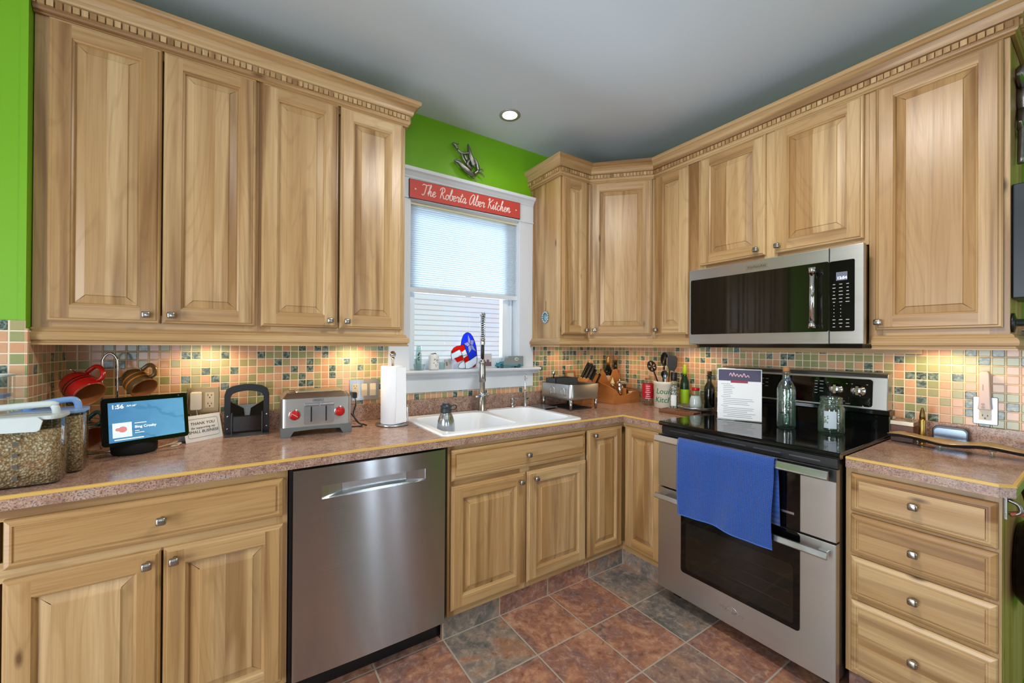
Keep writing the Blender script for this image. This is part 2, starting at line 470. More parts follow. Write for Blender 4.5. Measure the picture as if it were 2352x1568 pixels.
M_tileA = mosaic('mosaic_tile_sink_wall', 0, -2.745, 1.29)
M_tileB = mosaic('mosaic_tile_stove_wall', 1, -0.018, 1.29)

def floor_mat():
    t = NT('slate_look_floor_tile'); c = t.sep(t.n('NewGeometry').outputs['Position'])
    u = t.math('DIVIDE', t.math('ADD', c[0], 0.868), .305); w = t.math('DIVIDE', t.math('ADD', c[1], 0.5915), .2955)
    fu = t.math('FRACT', u); fv = t.math('FRACT', w)
    cell = t.xyz(t.math('FLOOR', u), t.math('FLOOR', w), 9.0)
    r1 = t.math('FRACT', t.math('ADD', t.math('ADD', t.math('MULTIPLY', t.math('FLOOR', u), .31273), t.math('MULTIPLY', t.math('FLOOR', w), .93897)), 40.82158)); r2 = t.white(t.xyz(t.math('FLOOR', w), t.math('FLOOR', u), 5.0))
    pos = t.xyz(t.math('ADD', c[0], t.math('MULTIPLY', r1, 7.0)), t.math('ADD', c[1], t.math('MULTIPLY', r2, 5.0)), c[2])
    big = t.noise(pos, 4.2, 5, .6, 1.4); sm = t.noise(pos, 30, 5, .7, .5)
    warm = t.ramp(big, [(0.30, lin('5a4e48')), (0.42, lin('84625a')), (0.53, lin('916350')), (0.64, lin('ad7d60')), (0.76, lin('a68e7c'))])
    cool = t.ramp(big, [(0.30, lin('4a5048')), (0.44, lin('6e6864')), (0.56, lin('87796c')), (0.68, lin('946a52')), (0.78, lin('7a7266'))])
    col = t.mix(t.ramp(r1, [(0.64, 0.0), (0.74, 1.0)]), warm, cool)
    col = t.mix(t.ramp(sm, [(0.50, 0.0), (0.72, .45)]), col, lin('cfb39c'))
    col = t.mix(t.ramp(sm, [(0.30, .6), (0.45, 0.0)]), col, lin('43362e'))
    eu = t.math('MINIMUM', fu, t.math('SUBTRACT', 1.0, fu)); ew = t.math('MINIMUM', fv, t.math('SUBTRACT', 1.0, fv))
    e = t.math('MINIMUM', eu, ew); isg = t.math('LESS_THAN', e, .011)
    col = t.mix(isg, col, lin('a39b8c'))
    h = t.math('ADD', t.ramp(e, [(.008, 0.0), (.03, 1.0)]), t.math('MULTIPLY', sm, .35))
    t.bsdf(col, t.math('ADD', t.math('MULTIPLY', sm, .25), .26), 0.0, t.bump(h, .35, .003)); return t.m
M_floor = floor_mat()

# ------------------------------------------------------------------ the room
ZC = 2.686
b = MB(); b.box((-4.3, -4.8, -.08), (.12, .16, 0)); struct('floor', b, M_floor)
b = MB(); b.box((-4.3, -4.8, ZC), (.12, .16, ZC + .08)); struct('ceiling', b, M_ceil)
WX0, WX1, WZ0, WZ1 = -1.742, -.955, 1.15, 2.178
b = MB()
b.box((-4.3, 0, 0), (WX0, .14, ZC)); b.box((WX1, 0, 0), (.12, .14, ZC)); b.box((WX0, 0, 0), (WX1, .14, WZ0)); b.box((WX0, 0, WZ1), (WX1, .14, ZC))
struct('wall_back', b, M_green)
b = MB(); b.box((0, -4.7, 0), (.12, 0, ZC)); struct('wall_right', b, M_green)
b = MB(); b.box((-4.2, -.34, 0), (-3.14, 0, ZC)); b.box((-3.157, -.343, 1.395), (-3.14, -.34, ZC)); struct('wall_left', b, M_green)
b = MB()   # left side of the adjoining room, with a doorway
b.box((-4.3, -4.7, 0), (-4.2, -2.35, ZC)); b.box((-4.3, -1.15, 0), (-4.2, 0, ZC)); b.box((-4.3, -2.35, 2.15), (-4.2, -1.15, ZC))
struct('wall_doorway', b, M_beige)
b = MB()
b.box((-4.3, -4.8, 0), (-4.1, -4.7, ZC)); b.box((-4.1, -4.8, 0), (-2.7, -4.7, .62)); b.box((-4.1, -4.8, 2.05), (-2.7, -4.7, ZC)); b.box((-2.7, -4.8, 0), (-1.14, -4.7, ZC))
b.box((-1.02, -4.78, 0), (-.72, -4.72, ZC)); b.box((-.64, -4.78, 0), (-.435, -4.72, ZC)); b.box((-.40, -4.8, 0), (.12, -4.7, ZC)); b.box((-1.14, -4.8, 2.15), (-.40, -4.7, ZC)); b.box((-1.14, -4.8, 0), (-.40, -4.7, .03))
b.box((-3.43, -4.76, .62), (-3.37, -4.72, 2.05))
struct('wall_front', b, plain('taupe_paint', '9c9184', .6))

# mosaic splash fields
b = MB()
b.box((-3.14, -.006, .98), (-1.862, 0, 1.37)); b.box((-1.862, -.006, .98), (-.842, 0, 1.05)); b.box((-.842, -.006, .98), (0, 0, 1.37))
struct('trim_1', b, M_tileA)
b = MB(); b.box((-.006, -2.75, .88), (0, -.006, 1.42)); struct('trim_2', b, M_tileB)
b = MB(); b.box((-3.1399, -.3465, .98), (-3.134, -.006, 1.37)); struct('trim_3', b, M_tileB)
b = MB(); b.box((-4.2, -.346, .90), (-3.1400, -.34, 1.395)); struct('trim_4', b, M_tileA)
b = MB(FB); b.box((1.00, .006, 1.298), (1.76, .024, 1.326), g=0); struct('trim_5', b, M_wood)

# tile-faced toe kicks
b = MB(); b.box((-3.14, -.585, 0), (-2.412, -.575, .108)); b.box((-1.79, -.585, 0), (-.575, -.575, .108)); struct('baseboard_back', b, M_floor)
b = MB(); b.box((-.585, -.903, 0), (-.575, -.575, .108)); b.box((-.585, -2.03, 0), (-.575, -1.672, .108)); struct('baseboard_right', b, M_floor)

# ------------------------------------------------------------------ window over the sink
win = thing('window_1', None, None, (-1.35, 0, WZ0)); tag(win, kind='structure')
b = MB(); b.box((-1.862, -.02, 1.177), (WX0 + .004, 0, 2.178)); b.box((WX1 - .008, -.02, 1.177), (-.842, 0, 2.178)); b.build('casing', M_white, win, bevel=.002)
b = MB(); b.box((-1.862, -.024, 2.178), (-.842, 0, 2.29)); b.box((-1.868, -.028, 2.172), (-.836, 0, 2.182)); b.build('header', M_white, win, bevel=.002)
b = MB(); b.sweep([(-1.862, 0), (-1.862, -.02), (-.842, -.02), (-.842, 0)][0:4], [(0, 2.288), (.006, 2.292), (.008, 2.302), (.020, 2.320), (.032, 2.328), (.034, 2.346), (0, 2.346), (-.019, 2.346)]); b.build('cap', M_white, win)
b = MB(); b.prism([(-.062, 1.160), (-.066, 1.168), (-.062, 1.177), (.12, 1.177), (.12, 1.150), (0, 1.150), (0, 1.135), (-.026, 1.135), (-.030, 1.146), (-.044, 1.157)], -1.885, -.806, 0); b.build('stool', M_white, win)
b = MB(); b.box((-1.862, -.02, 1.046), (-.842, 0, 1.137)); b.build('apron', M_white, win, bevel=.002)
b = MB()
b.box((WX0, .0, WZ0), (WX0 + .012, .14, WZ1)); b.box((WX1 - .012, 0, WZ0), (WX1, .14, WZ1)); b.box((WX0, 0, WZ1 - .012), (WX1, .14, WZ1))
b.build('jamb', M_white, win)
b = MB()
b.box((WX0 + .012, .045, 1.177), (-1.686, .085, 2.166)); b.box((-1.057, .045, 1.177), (-1.012, .085, 2.166)); b.box((-1.686, .045, 1.177), (-1.057, .085, 1.245)); b.box((-1.686, .045, 2.12), (-1.057, .085, 2.166))
b.box((-1.004, .06, 1.177), (WX1 - .012, .10, 2.166)); b.box((-.985, .05, 1.177), (-.977, .06, 2.166))
b.build('sash', M_vinyl, win, bevel=.003)
M_pane = pane('window_glass', 'f4f8fa', .8)
b = MB(); b.box((-1.69, .063, 1.24), (-1.053, .067, 2.125)); b.build('pane', M_pane, win)

# neighbour's painted brick house across the gap
def brick():
    t = NT('pale_pink_painted_brick'); c = t.sep(t.coord())
    w = t.math('DIVIDE', c[2], .066); fw2 = t.math('FRACT', w)
    u = t.math('ADD', t.math('DIVIDE', c[0], .21), t.math('MULTIPLY', t.math('FRACT', t.math('MULTIPLY', t.math('FLOOR', w), .5)), 1.0))
    e = t.math('MINIMUM', fw2, t.math('SUBTRACT', 1.0, fw2))
    g = t.ramp(e, [(.03, 0.0), (.11, 1.0)])
    r = t.white(t.xyz(t.math('FLOOR', u), t.math('FLOOR', w), 1.0))
    col = t.mix(r, lin('e9cfdc'), lin('e2d4e6'))
    col = t.mix(g, lin('c7a7b6'), col)
    t.bsdf(col, .8, 0.0, t.bump(g, .6, .008)); return t.m
b = MB(); b.box((-4, 2.6, -2.0), (4.5, 2.8, 2.9)); o = b.build('neighbour_house_outside', brick()); tag(o, 'pale pink painted brick house wall outside the sink window', 'house')

# ------------------------------------------------------------------ cabinets
def knob(M, parent):
    k = MB(M); k.lathe([(.0080, 0), (.0070, .004), (.0060, .010), (.0060, .016)], 20)
    R = []
    for h, z, r in ((.0085, .0135, .004), (.0118, .0165, .005), (.0128, .020, .0055), (.0128, .026, .0055), (.0108, .0298, .006), (.0070, .0312, .004)):
        R.append([k.v((p[0], p[1] * .92, z)) for p in rrect(-h, h, -h, h, r, 4)])
    for a, b in zip(R, R[1:]):
        for i in range(len(a)): k.f((a[i], a[(i + 1) % len(a)], b[(i + 1) % len(a)], b[i]), None, .5, True)
    k.f(R[0][::-1]); k.f(R[-1], None, .5, True)
    return k.build('knob', M_nickel, parent)
def KM(F, u, d, z):    # knob frame: local z -> outwards
    o = F.to_3x3() @ Vector((0, 1, 0)); p = F @ Vector((u, d, z))
    m = o.to_track_quat('Z', 'Y').to_matrix().to_4x4(); m.translation = p; return m

def panel_door(F, u0, u1, z0, z1, d, parent, name='door', st=.055, flat=False):
    """frame-and-raised-panel door: butt-jointed stiles and rails, glued-up panel"""
    m = MB(F)
    tone = [random.random() for _ in range(4)]
    off = [(random.random() * 9, random.random() * 9) for _ in range(4)]
    def uvp(p, side):
        ou, ov = off[side]
        return (p[0] + ou, p[2] + ov) if side < 2 else (p[2] + ou, p[0] + ov)
    def ring(oa, da, ob, db, fn=None):
        A = [(u0 + oa, d + da, z0 + oa), (u1 - oa, d + da, z0 + oa), (u1 - oa, d + da, z1 - oa), (u0 + oa, d + da, z1 - oa)]
        B = [(u0 + ob, d + db, z0 + ob), (u1 - ob, d + db, z0 + ob), (u1 - ob, d + db, z1 - ob), (u0 + ob, d + db, z1 - ob)]
        for i, side in ((3, 0), (1, 1), (0, 2), (2, 3)):
            q = [A[i], A[(i + 1) % 4], B[(i + 1) % 4], B[i]]
            if fn: fn(q, side)
            else: m.quad(q, [uvp(p, side) for p in q], tone[side])
    ring(0, 0, 0, .011); ring(0, .011, .004, .0155); ring(.004, .0155, .009, .0160); ring(.009, .0160, .012, .020)
    # flat of stiles and rails
    a, s = .012, st
    D = d + .020
    for q, side in (([(u0 + a, D, z0 + a), (u0 + s, D, z0 + a), (u0 + s, D, z1 - a), (u0 + a, D, z1 - a)], 0),
                    ([(u1 - s, D, z0 + a), (u1 - a, D, z0 + a), (u1 - a, D, z1 - a), (u1 - s, D, z1 - a)], 1),
                    ([(u0 + s, D, z0 + a), (u1 - s, D, z0 + a), (u1 - s, D, z0 + s), (u0 + s, D, z0 + s)], 2),
                    ([(u0 + s, D, z1 - s), (u1 - s, D, z1 - s), (u1 - s, D, z1 - a), (u0 + s, D, z1 - a)], 3)):
        m.quad(q, [uvp(p, side) for p in q], tone[side])
    ring(s, .020, s + .0015, .0175); ring(s + .0015, .0175, s + .006, .0150); ring(s + .006, .0150, s + .009, .0085)
    # raised panel from glued boards
    pu0, pu1, pz0, pz1 = u0 + s + .009, u1 - s - .009, z0 + s + .009, z1 - s - .009
    bw = pu1 - pu0; nb = max(1, round(bw / .085)); cuts = [pu0]
    for k in range(1, nb): cuts.append(pu0 + bw * (k + random.uniform(-.22, .22)) / nb)
    cuts.append(pu1)
    r1, r2 = .026, .0285
    prof = [(0, .0085), (r1, .0150), (r2, .0185)]
    def depth_ring(x0, x1, z, zz, dd): pass
    for k in range(len(cuts) - 1):
        t = random.random(); ou, ov = random.random() * 9, random.random() * 9
        c0, c1 = cuts[k], cuts[k + 1]
        f0, f1 = max(c0, pu0 + r2), min(c1, pu1 - r2)
        def Q(pts): m.quad(pts, [(p[0] + ou, p[2] + ov) for p in pts], t)
        if f1 > f0:
            Q([(f0, d + .0185, pz0 + r2), (f1, d + .0185, pz0 + r2), (f1, d + .0185, pz1 - r2), (f0, d + .0185, pz1 - r2)])
            for (oa, da), (ob, db) in zip(prof, prof[1:]):
                for zz, sg in ((pz0, 1), (pz1, -1)):
                    Q([(max(c0, pu0 + oa), d + da, zz + sg * oa), (min(c1, pu1 - oa), d + da, zz + sg * oa), (min(f1, pu1 - ob) if c1 >= pu1 else f1, d + db, zz + sg * ob), (max(f0, pu0 + ob) if c0 <= pu0 else f0, d + db, zz + sg * ob)])
        for (oa, da), (ob, db) in zip(prof, prof[1:]):
            if k == 0: Q([(pu0 + oa, d + da, pz0 + oa), (pu0 + ob, d + db, pz0 + ob), (pu0 + ob, d + db, pz1 - ob), (pu0 + oa, d + da, pz1 - oa)])
            if k == len(cuts) - 2: Q([(pu1 - oa, d + da, pz0 + oa), (pu1 - ob, d + db, pz0 + ob), (pu1 - ob, d + db, pz1 - ob), (pu1 - oa, d + da, pz1 - oa)])
    return m.build(name, M_wood, parent)

def drawer_front(F, u0, u1, z0, z1, d, parent):
    m = MB(F); t = random.random(); ou, ov = random.random() * 9, random.random() * 9
    prof = [(0, 0), (0, .009), (.003, .0135), (.013, .0172), (.0175, .0172), (.019, .0145), (.0225, .0145), (.0245, .0190)]
    for (oa, da), (ob, db) in zip(prof, prof[1:]):
        A = [(u0 + oa, d + da, z0 + oa), (u1 - oa, d + da, z0 + oa), (u1 - oa, d + da, z1 - oa), (u0 + oa, d + da, z1 - oa)]
        B = [(u0 + ob, d + db, z0 + ob), (u1 - ob, d + db, z0 + ob), (u1 - ob, d + db, z1 - ob), (u0 + ob, d + db, z1 - ob)]
        for i in range(4):
            q = [A[i], A[(i + 1) % 4], B[(i + 1) % 4], B[i]]
            m.quad(q, [(p[2] + ou, p[0] + ov) for p in q], t)
    o, D = prof[-1]
    zc = z0 + (z1 - z0) * random.uniform(.35, .65)
    for za, zb in ((z0 + o, zc), (zc, z1 - o)):
        q = [(u0 + o, d + D, za), (u1 - o, d + D, za), (u1 - o, d + D, zb), (u0 + o, d + D, zb)]
        m.quad(q, [(p[2] + ou, p[0] + ov) for p in q], t); t = min(1, max(0, t + random.uniform(-.25, .25))); ou += .7
    return m.build('drawer', M_wood, parent)

def cab_body(F, u0, u1, d, z0, z1, parent, stiles, rails, zb=None, ztop=None):
    """carcass with a face frame; stiles (u0,u1), rails (z0,z1)"""
    m = MB(F); zb = z0 if zb is None else zb
    m.box((u0, .002, zb), (u1, d - .019, ztop or z1 - .002), g=2)
    for a, c in stiles: m.box((a, d - .019, z0), (c, d, z1), g=2)
    su0, su1 = stiles[0][1], stiles[-1][0]
    for a, c in rails: m.box((su0, d - .0191, a), (su1, d - .0003, c), g=0)
    return m.build('body', M_wood, parent)

UD, UZ0, UZ1 = .308, 1.340, 2.44
DZ0, DZ1 = 1.398, 2.408
def upper(name_label, F, u0, u1, doors, base, zlo=UZ0, dz0=DZ0, knobs=(), stiles=None, zb=1.362, d=UD):
    c = thing('upper_cabinet', name_label, 'cabinet', base, 'hickory kitchen cabinets')
    st = stiles or [(u0, u0 + .045), (u1 - .045, u1)]
    if len(doors) > 1 and not stiles:
        mid = (doors[0][1] + doors[1][0]) / 2; st = [(u0, u0 + .045)] + ([(mid - .03, mid + .03)] if doors[1][0] - doors[0][1] > .02 else []) + [(u1 - .045, u1)]
    cab_body(F, u0, u1, d, zlo, UZ1, c, st, [(zlo, dz0 + .03), (DZ1 - .03, UZ1)], zb=zb)
    for (a, e), k in zip(doors, knobs):
        dr = panel_door(F, a, e, dz0, DZ1, d + .0006, c)
        ku, kz = k; knob(KM(F, ku, d + .0205, kz), dr)
    return c
upper('tall two door hickory wall cabinet at the far left beside the green wall', FA, -3.137, -2.5005, [(-3.101, -2.811), (-2.805, -2.512)], (-2.82, -.15, 1.34), knobs=[(-2.846, 1.428), (-2.775, 1.429)])
upper('tall two door hickory wall cabinet between the window and the leftmost wall cabinet', FA, -2.4995, -1.876, [(-2.490, -2.191), (-2.183, -1.892)], (-2.19, -.15, 1.34), knobs=[(-2.226, 1.431), (-2.154, 1.430)])
upper('narrow hickory wall cabinet just right of the window with a beaded charm on its side', FA, -.851, -.601, [(-.842, -.632)], (-.72, -.15, 1.34), knobs=[(-.652, 1.430)], stiles=[(-.851, -.82), (-.64, -.601)])
# diagonal corner cabinet
c = thing('upper_cabinet', 'angled hickory corner wall cabinet above the wooden caddy', 'cabinet', (-.25, -.25, 1.34), 'hickory kitchen cabinets')
m = MB(); m.prism([(-.6005, -.004), (-.6005, -.307), (-.307, -.6005), (-.004, -.6005), (-.004, -.004)], 1.362, 2.438, 2, g=2)
m.M = FD
DL = .4129
m.box((.002, -.018, UZ0), (.04, 0, UZ1), g=2); m.box((DL - .04, -.018, UZ0), (DL - .002, 0, UZ1), g=2); m.box((.04, -.0181, UZ0), (DL - .04, -.0003, DZ0 + .03), g=0); m.box((.04, -.0181, DZ1 - .03), (DL - .04, -.0003, UZ1), g=0)
m.build('body', M_wood, c)
dr = panel_door(FD, .012, DL - .014, DZ0, DZ1, .0006, c); knob(KM(FD, .040, .0205, 1.430), dr)
upper('narrow hickory wall cabinet between the angled corner cabinet and the microwave', FB, .601, .8985, [(.618, .842)], (-.15, -.75, 1.34), knobs=[(.640, 1.430)], stiles=[(.601, .64), (.82, .8985)])
upper('short two door hickory wall cabinet directly above the microwave', FB, .8995, 1.6545, [(.917, 1.260), (1.302, 1.641)], (-.15, -1.28, 1.765), zlo=1.765, dz0=1.792, knobs=[(1.225, 1.823), (1.322, 1.823)], zb=1.77)
upper('single door hickory wall cabinet right of the microwave, at the end of the run', FB, 1.6555, 2.026, [(1.678, 2.012)], (-.15, -1.84, 1.34), knobs=[(1.693, 1.430)])

CROWN = [(.0008, 2.4095), (.010, 2.4095), (.013, 2.4135), (.010, 2.417), (.016, 2.420), (.019, 2.426), (.019, 2.458), (.028, 2.461), (.031, 2.467), (.033, 2.478), (.040, 2.492), (.052, 2.503), (.059, 2.507), (.062, 2.513), (.062, 2.524), (.0008, 2.524), (.0008, 2.4095)]
RAIL = [(.0008, 1.376), (.004, 1.376), (.009, 1.370), (.010, 1.364), (.016, 1.361), (.021, 1.353), (.022, 1.344), (.020, 1.335), (.013, 1.331), (.013, 1.327), (.018, 1.324), (.018, 1.318), (-.018, 1.318), (-.018, 1.3395), (.0008, 1.3395), (.0008, 1.376)]
def dentils(m, path):
    for k in range(len(path) - 1):
        a, c = Vector(path[k]), Vector(path[k + 1]); L = (c - a).length; t = (c - a) / L; nr = Vector((t.y, -t.x))
        n = max(1, int((L + .02) / .0205)); st = (L + .02) / n
        F = frame((a.x, a.y, 0), (t.x, t.y, 0), (nr.x, nr.y, 0)); old = m.M; m.M = F
        for i in range(n):
            u = -.01 + st * (i + .5); m.box((u - .0082, .0185, 2.434), (u + .0082, .0268, 2.455), g=2, tone=.35)
        m.M = old
PL = [(-3.138, -.308), (-1.8755, -.308), (-1.8755, -.001)]
PR = [(-.8515, -.001), (-.8515, -.308), (-.6, -.308), (-.308, -.6), (-.308, -2.0265), (-.001, -2.0265)]
def crown(path, label, loc):
    t = thing('crown_molding', label, 'crown molding', loc)
    m = MB(); m.sweep(path, CROWN, tones=.4); m.build('cornice', M_wood, t)
    m = MB(); dentils(m, path); m.build('dentil_band', M_wood, t)
crown(PL, 'hickory dentil crown molding on top of the two left wall cabinets', (-2.5, -.3, 2.4))
crown(PR, 'hickory dentil crown molding stepping round the corner cabinets and along the stove wall', (-.5, -.5, 2.4))
def rail(path, label):
    m = MB(); m.sweep(path, RAIL); tag(m.build('light_rail', M_wood), label, 'cabinet trim')
rail(PL, 'rounded hickory light rail along the bottom of the two left wall cabinets')
rail(PR[:4] + [(-.308, -.903)], 'rounded hickory light rail under the corner wall cabinets, right of the window')
rail([(-.308, -1.668), (-.308, -2.0265), (-.001, -2.0265)], 'rounded hickory light rail under the single door cabinet right of the microwave')

BZ0, BZ1, BD = .105, .8755, .61
def base_cab(label, F, u0, u1, doors, drawers, base, mid=None, dmid=.699, ztop=None):
    c = thing('base_cabinet', label, 'cabinet', base, 'hickory kitchen cabinets')
    st = [(u0, u0 + .035)] + ([(mid - .03, mid + .03)] if mid else []) + [(u1 - .035, u1)]
    rl = [(BZ0, .15), (.84, BZ1)] + ([(dmid - .025, dmid + .03)] if dmid else [])
    if len(drawers) > 1: rl += [(z - .02, z + .02) for z in (.549, .390)]
    cab_body(F, u0, u1, BD, BZ0, BZ1, c, st, rl, ztop=ztop)
    for (a, e, z0, z1), k in drawers:
        dr = drawer_front(F, a, e, z0, z1, BD + .0006, c); knob(KM(F, k[0], BD + .0195, k[1]), dr)
    for (a, e, z0, z1), k in doors:
        dr = panel_door(F, a, e, z0, z1, BD + .0006, c); knob(KM(F, k[0], BD + .0205, k[1]), dr)
    return c
base_cab('hickory base cabinet left of the dishwasher with one drawer over two doors', FA, -3.137, -2.412,
         [((-3.091, -2.763, .128, .684), (-2.793, .651)), ((-2.757, -2.427, .128, .684), (-2.728, .648))], [((-3.091, -2.427, .712, .846), (-2.760, .780))], (-2.77, -.3, .1))
base_cab('hickory sink base cabinet right of the dishwasher with false drawer over two doors', FA, -1.776, -.9275,
         [((-1.763, -1.356, .136, .690), (-1.391, .654)), ((-1.342, -.934, .136, .690), (-1.298, .655))], [((-1.763, -.938, .714, .854), (-1.345, .781))], (-1.35, -.3, .1), mid=-1.349, ztop=.66)
c = thing('base_cabinet', 'L-shaped hickory corner base cabinet with two narrow doors, left of the oven range', 'cabinet', (-.6, -.6, .1), 'hickory kitchen cabinets')
m = MB(); m.box((-.9265, -.591, BZ0), (-.004, -.03, BZ1 - .002), g=2); m.box((-.591, -.9, BZ0), (-.004, -.591, BZ1 - .002), g=2)
m.M = FA; m.box((-.9265, .591, .84), (-.611, .61, BZ1), g=0); m.box((-.9265, .591, BZ0), (-.611, .61, .15), g=0)
m.M = FB; m.box((.611, .591, .84), (.9, .61, BZ1), g=0); m.box((.611, .591, BZ0), (.9, .61, .15), g=0); m.box((.885, .5908, BZ0), (.9, .6103, BZ1), g=2)
m.build('body', M_wood, c)
dr = panel_door(FA, -.920, -.637, .140, .851, BD + .0006, c, st=.052); knob(KM(FA, -.881, BD + .0205, .823), dr)
panel_door(FB, .637, .890, .140, .851, BD + .0006, c, st=.052)
base_cab('hickory base cabinet with four drawers right of the oven range', FB, 1.6685, 2.0395, [],
         [((1.686, 2.033, .714, .855), (1.856, .789)), ((1.686, 2.033, .557, .702), (1.856, .629)), ((1.686, 2.033, .398, .545), (1.856, .470)), ((1.686, 2.033, .118, .382), (1.856, .262))], (-.3, -1.85, .1), dmid=.708)

# ------------------------------------------------------------------ worktops
CZ0, CZ1, CD = .8757, .914, .633
t = thing('countertop', 'L-shaped speckled brown laminate countertop with wood edge strip round the sink', 'countertop', (-1.6, -.3, CZ0))
HX0, HX1, HY0, HY1 = -1.785, -.945, -.588, -.082
m = MB(); m.box((-3.6, -CD, CZ0), (-3.139, -.347, CZ1)); m.box((-3.139, -CD, CZ0), (HX0, -.001, CZ1)); m.box((HX1, -CD, CZ0), (-.001, -.001, CZ1)); m.box((HX0, -CD, CZ0), (HX1, HY0, CZ1)); m.box((HX0, HY1, CZ0), (HX1, -.001, CZ1)); m.box((-CD, -.8985, CZ0), (-.001, -CD, CZ1))
m.build('slab', M_lam, t)
m = MB(); m.box((-3.139, -.021, CZ1), (-.001, -.0065, 1.006)); m.box((-.021, -.8985, CZ1), (-.0065, -.021, 1.006)); m.build('backsplash', M_lam, t, bevel=.002)
EDGE = [(.0003, .9055), (.0015, .9065), (.0015, .9105), (-.004, .9155), (-.0075, .9155), (-.0075, .9142), (.0003, .9142), (.0003, .9055)]
m = MB(); m.sweep([(-3.6, -CD), (-CD, -CD), (-CD, -.8985)], EDGE); m.build('edge_strip', M_oak, t)
t = thing('countertop', 'short speckled brown laminate countertop with clipped corner right of the oven range', 'countertop', (-.3, -1.86, CZ0))
poly = [(-.001, -1.6735), (-CD, -1.6735), (-CD, -2.036), (-.603, -2.066), (-.001, -2.066)]
m = MB(); m.prism(poly, CZ0, CZ1, 2); m.build('slab', M_lam, t)
m = MB(); m.box((-.021, -2.066, CZ1), (-.0065, -1.6735, 1.006)); m.build('backsplash', M_lam, t, bevel=.002)
m = MB(); m.sweep(poly[1:], EDGE); m.build('edge_strip', M_oak, t)

# ------------------------------------------------------------------ dishwasher
t = thing('dishwasher', 'stainless steel dishwasher with pocket handle between the base cabinets', 'dishwasher', (-2.1, -.3, 0))
m = MB(FA); m.box((-2.407, .02, .10), (-1.779, .60, .872)); m.box((-2.407, .5, .0), (-1.779, .555, .10)); m.build('tub', M_black, t)
m = MB(FA)
u0, u1, z0, z1 = -2.397, -1.801, .112, .869
pu0, pu1, pz0, pz1 = -2.302, -1.894, .752, .801
uc, hw = (u0 + u1) / 2, (u1 - u0) / 2
us = sorted(set([u0 + (u1 - u0) * k / 28 for k in range(29)] + [pu0, pu1])); zs = [z0, .3, .5, .7, pz0, pz1, z1]
dd = lambda u: .6395 + .0055 * (1 - ((u - uc) / hw) ** 2)
idx = {(i, j): m.v((us[i], dd(us[i]), zs[j])) for i in range(len(us)) for j in range(len(zs))}
for i in range(len(us) - 1):
    for j in range(len(zs) - 1):
        if pu0 - 1e-6 <= us[i] < pu1 - 1e-6 and j == 4: continue
        m.f((idx[i, j], idx[i + 1, j], idx[i + 1, j + 1], idx[i, j + 1]), None, .5, True)
for a, c in (((u0, z0), (u0, z1)), ((u1, z0), (u1, z1)), ((u0, z0), (u1, z0)), ((u0, z1), (u1, z1))):
    m.quad([(a[0], .605, a[1]), (c[0], .605, c[1]), (c[0], dd(c[0]), c[1]), (a[0], dd(a[0]), a[1])])
m.build('door', M_steel, t, normals=False)
m = MB(FA); N = 16
for k in range(N):
    a, c = pu0 + (pu1 - pu0) * k / N, pu0 + (pu1 - pu0) * (k + 1) / N
    sc = lambda u: .027 * min(1, 4.5 * min(u - pu0, pu1 - u) / (pu1 - pu0) + .12) ** .6
    lp = lambda u: pz0 + .010 * (1 - abs((u - uc) / (pu1 - pu0) * 2) ** 2)
    for q in ([(a, dd(a), pz0), (c, dd(c), pz0), (c, dd(c) - .002, lp(c)), (a, dd(a) - .002, lp(a))], [(a, dd(a) - .002, lp(a)), (c, dd(c) - .002, lp(c)), (c, dd(c) - sc(c), lp(c) + .004), (a, dd(a) - sc(a), lp(a) + .004)],
              [(a, dd(a) - sc(a), lp(a) + .004), (c, dd(c) - sc(c), lp(c) + .004), (c, dd(c) - sc(c), pz1), (a, dd(a) - sc(a), pz1)], [(a, dd(a) - sc(a), pz1), (c, dd(c) - sc(c), pz1), (c, dd(c), pz1), (a, dd(a), pz1)]):
        m.quad(q, None, .5, False)
m.quad([(pu0, dd(pu0), pz0), (pu0, dd(pu0), pz1), (pu0, .612, pz1), (pu0, .612, pz0)]); m.quad([(pu1, dd(pu1), pz0), (pu1, dd(pu1), pz1), (pu1, .612, pz1), (pu1, .612, pz0)])
m.build('handle_pocket', M_steelb, t, normals=False)

# ------------------------------------------------------------------ oven range
t = thing('oven_range', 'freestanding stainless double oven range with black glass cooktop', 'oven', (-.35, -1.285, 0))
SU0, SU1 = .912, 1.664
m = MB(FB); m.box((SU0 + .003, .03, .07), (SU1 - .003, .655, .905)); m.box((SU0 + .03, .08, .0), (SU0 + .07, .12, .07)); m.box((SU1 - .07, .08, 0), (SU1 - .03, .12, .07)); m.box((SU0 + .03, .56, .0), (SU0 + .07, .60, .07)); m.box((SU1 - .07, .56, 0), (SU1 - .03, .60, .07))
m.build('body', M_black, t)
m = MB(FB); m.prism([(.04, .905), (.660, .905), (.676, .908), (.681, .916), (.679, .925), (.670, .930), (.04, .930)], .904, 1.670, 0); m.build('cooktop', M_blackgloss, t, bevel=.0015)
for cx, cy, r in ((1.08, .47, .095), (1.48, .47, .12), (1.08, .22, .085), (1.48, .22, .095)):
    m = MB(FB @ TR(cx, cy, .9302))
    n = 40
    for k in range(n):
        a0, a1 = 2 * PI * k / n, 2 * PI * (k + 1) / n
        m.quad([(r * math.cos(a0), r * math.sin(a0), 0), (r * math.cos(a1), r * math.sin(a1), 0), ((r - .0015) * math.cos(a1), (r - .0015) * math.sin(a1), 0), ((r - .0015) * math.cos(a0), (r - .0015) * math.sin(a0), 0)])
    m.build('burner_ring', plain('burner_print', '2e3033', .2), t)
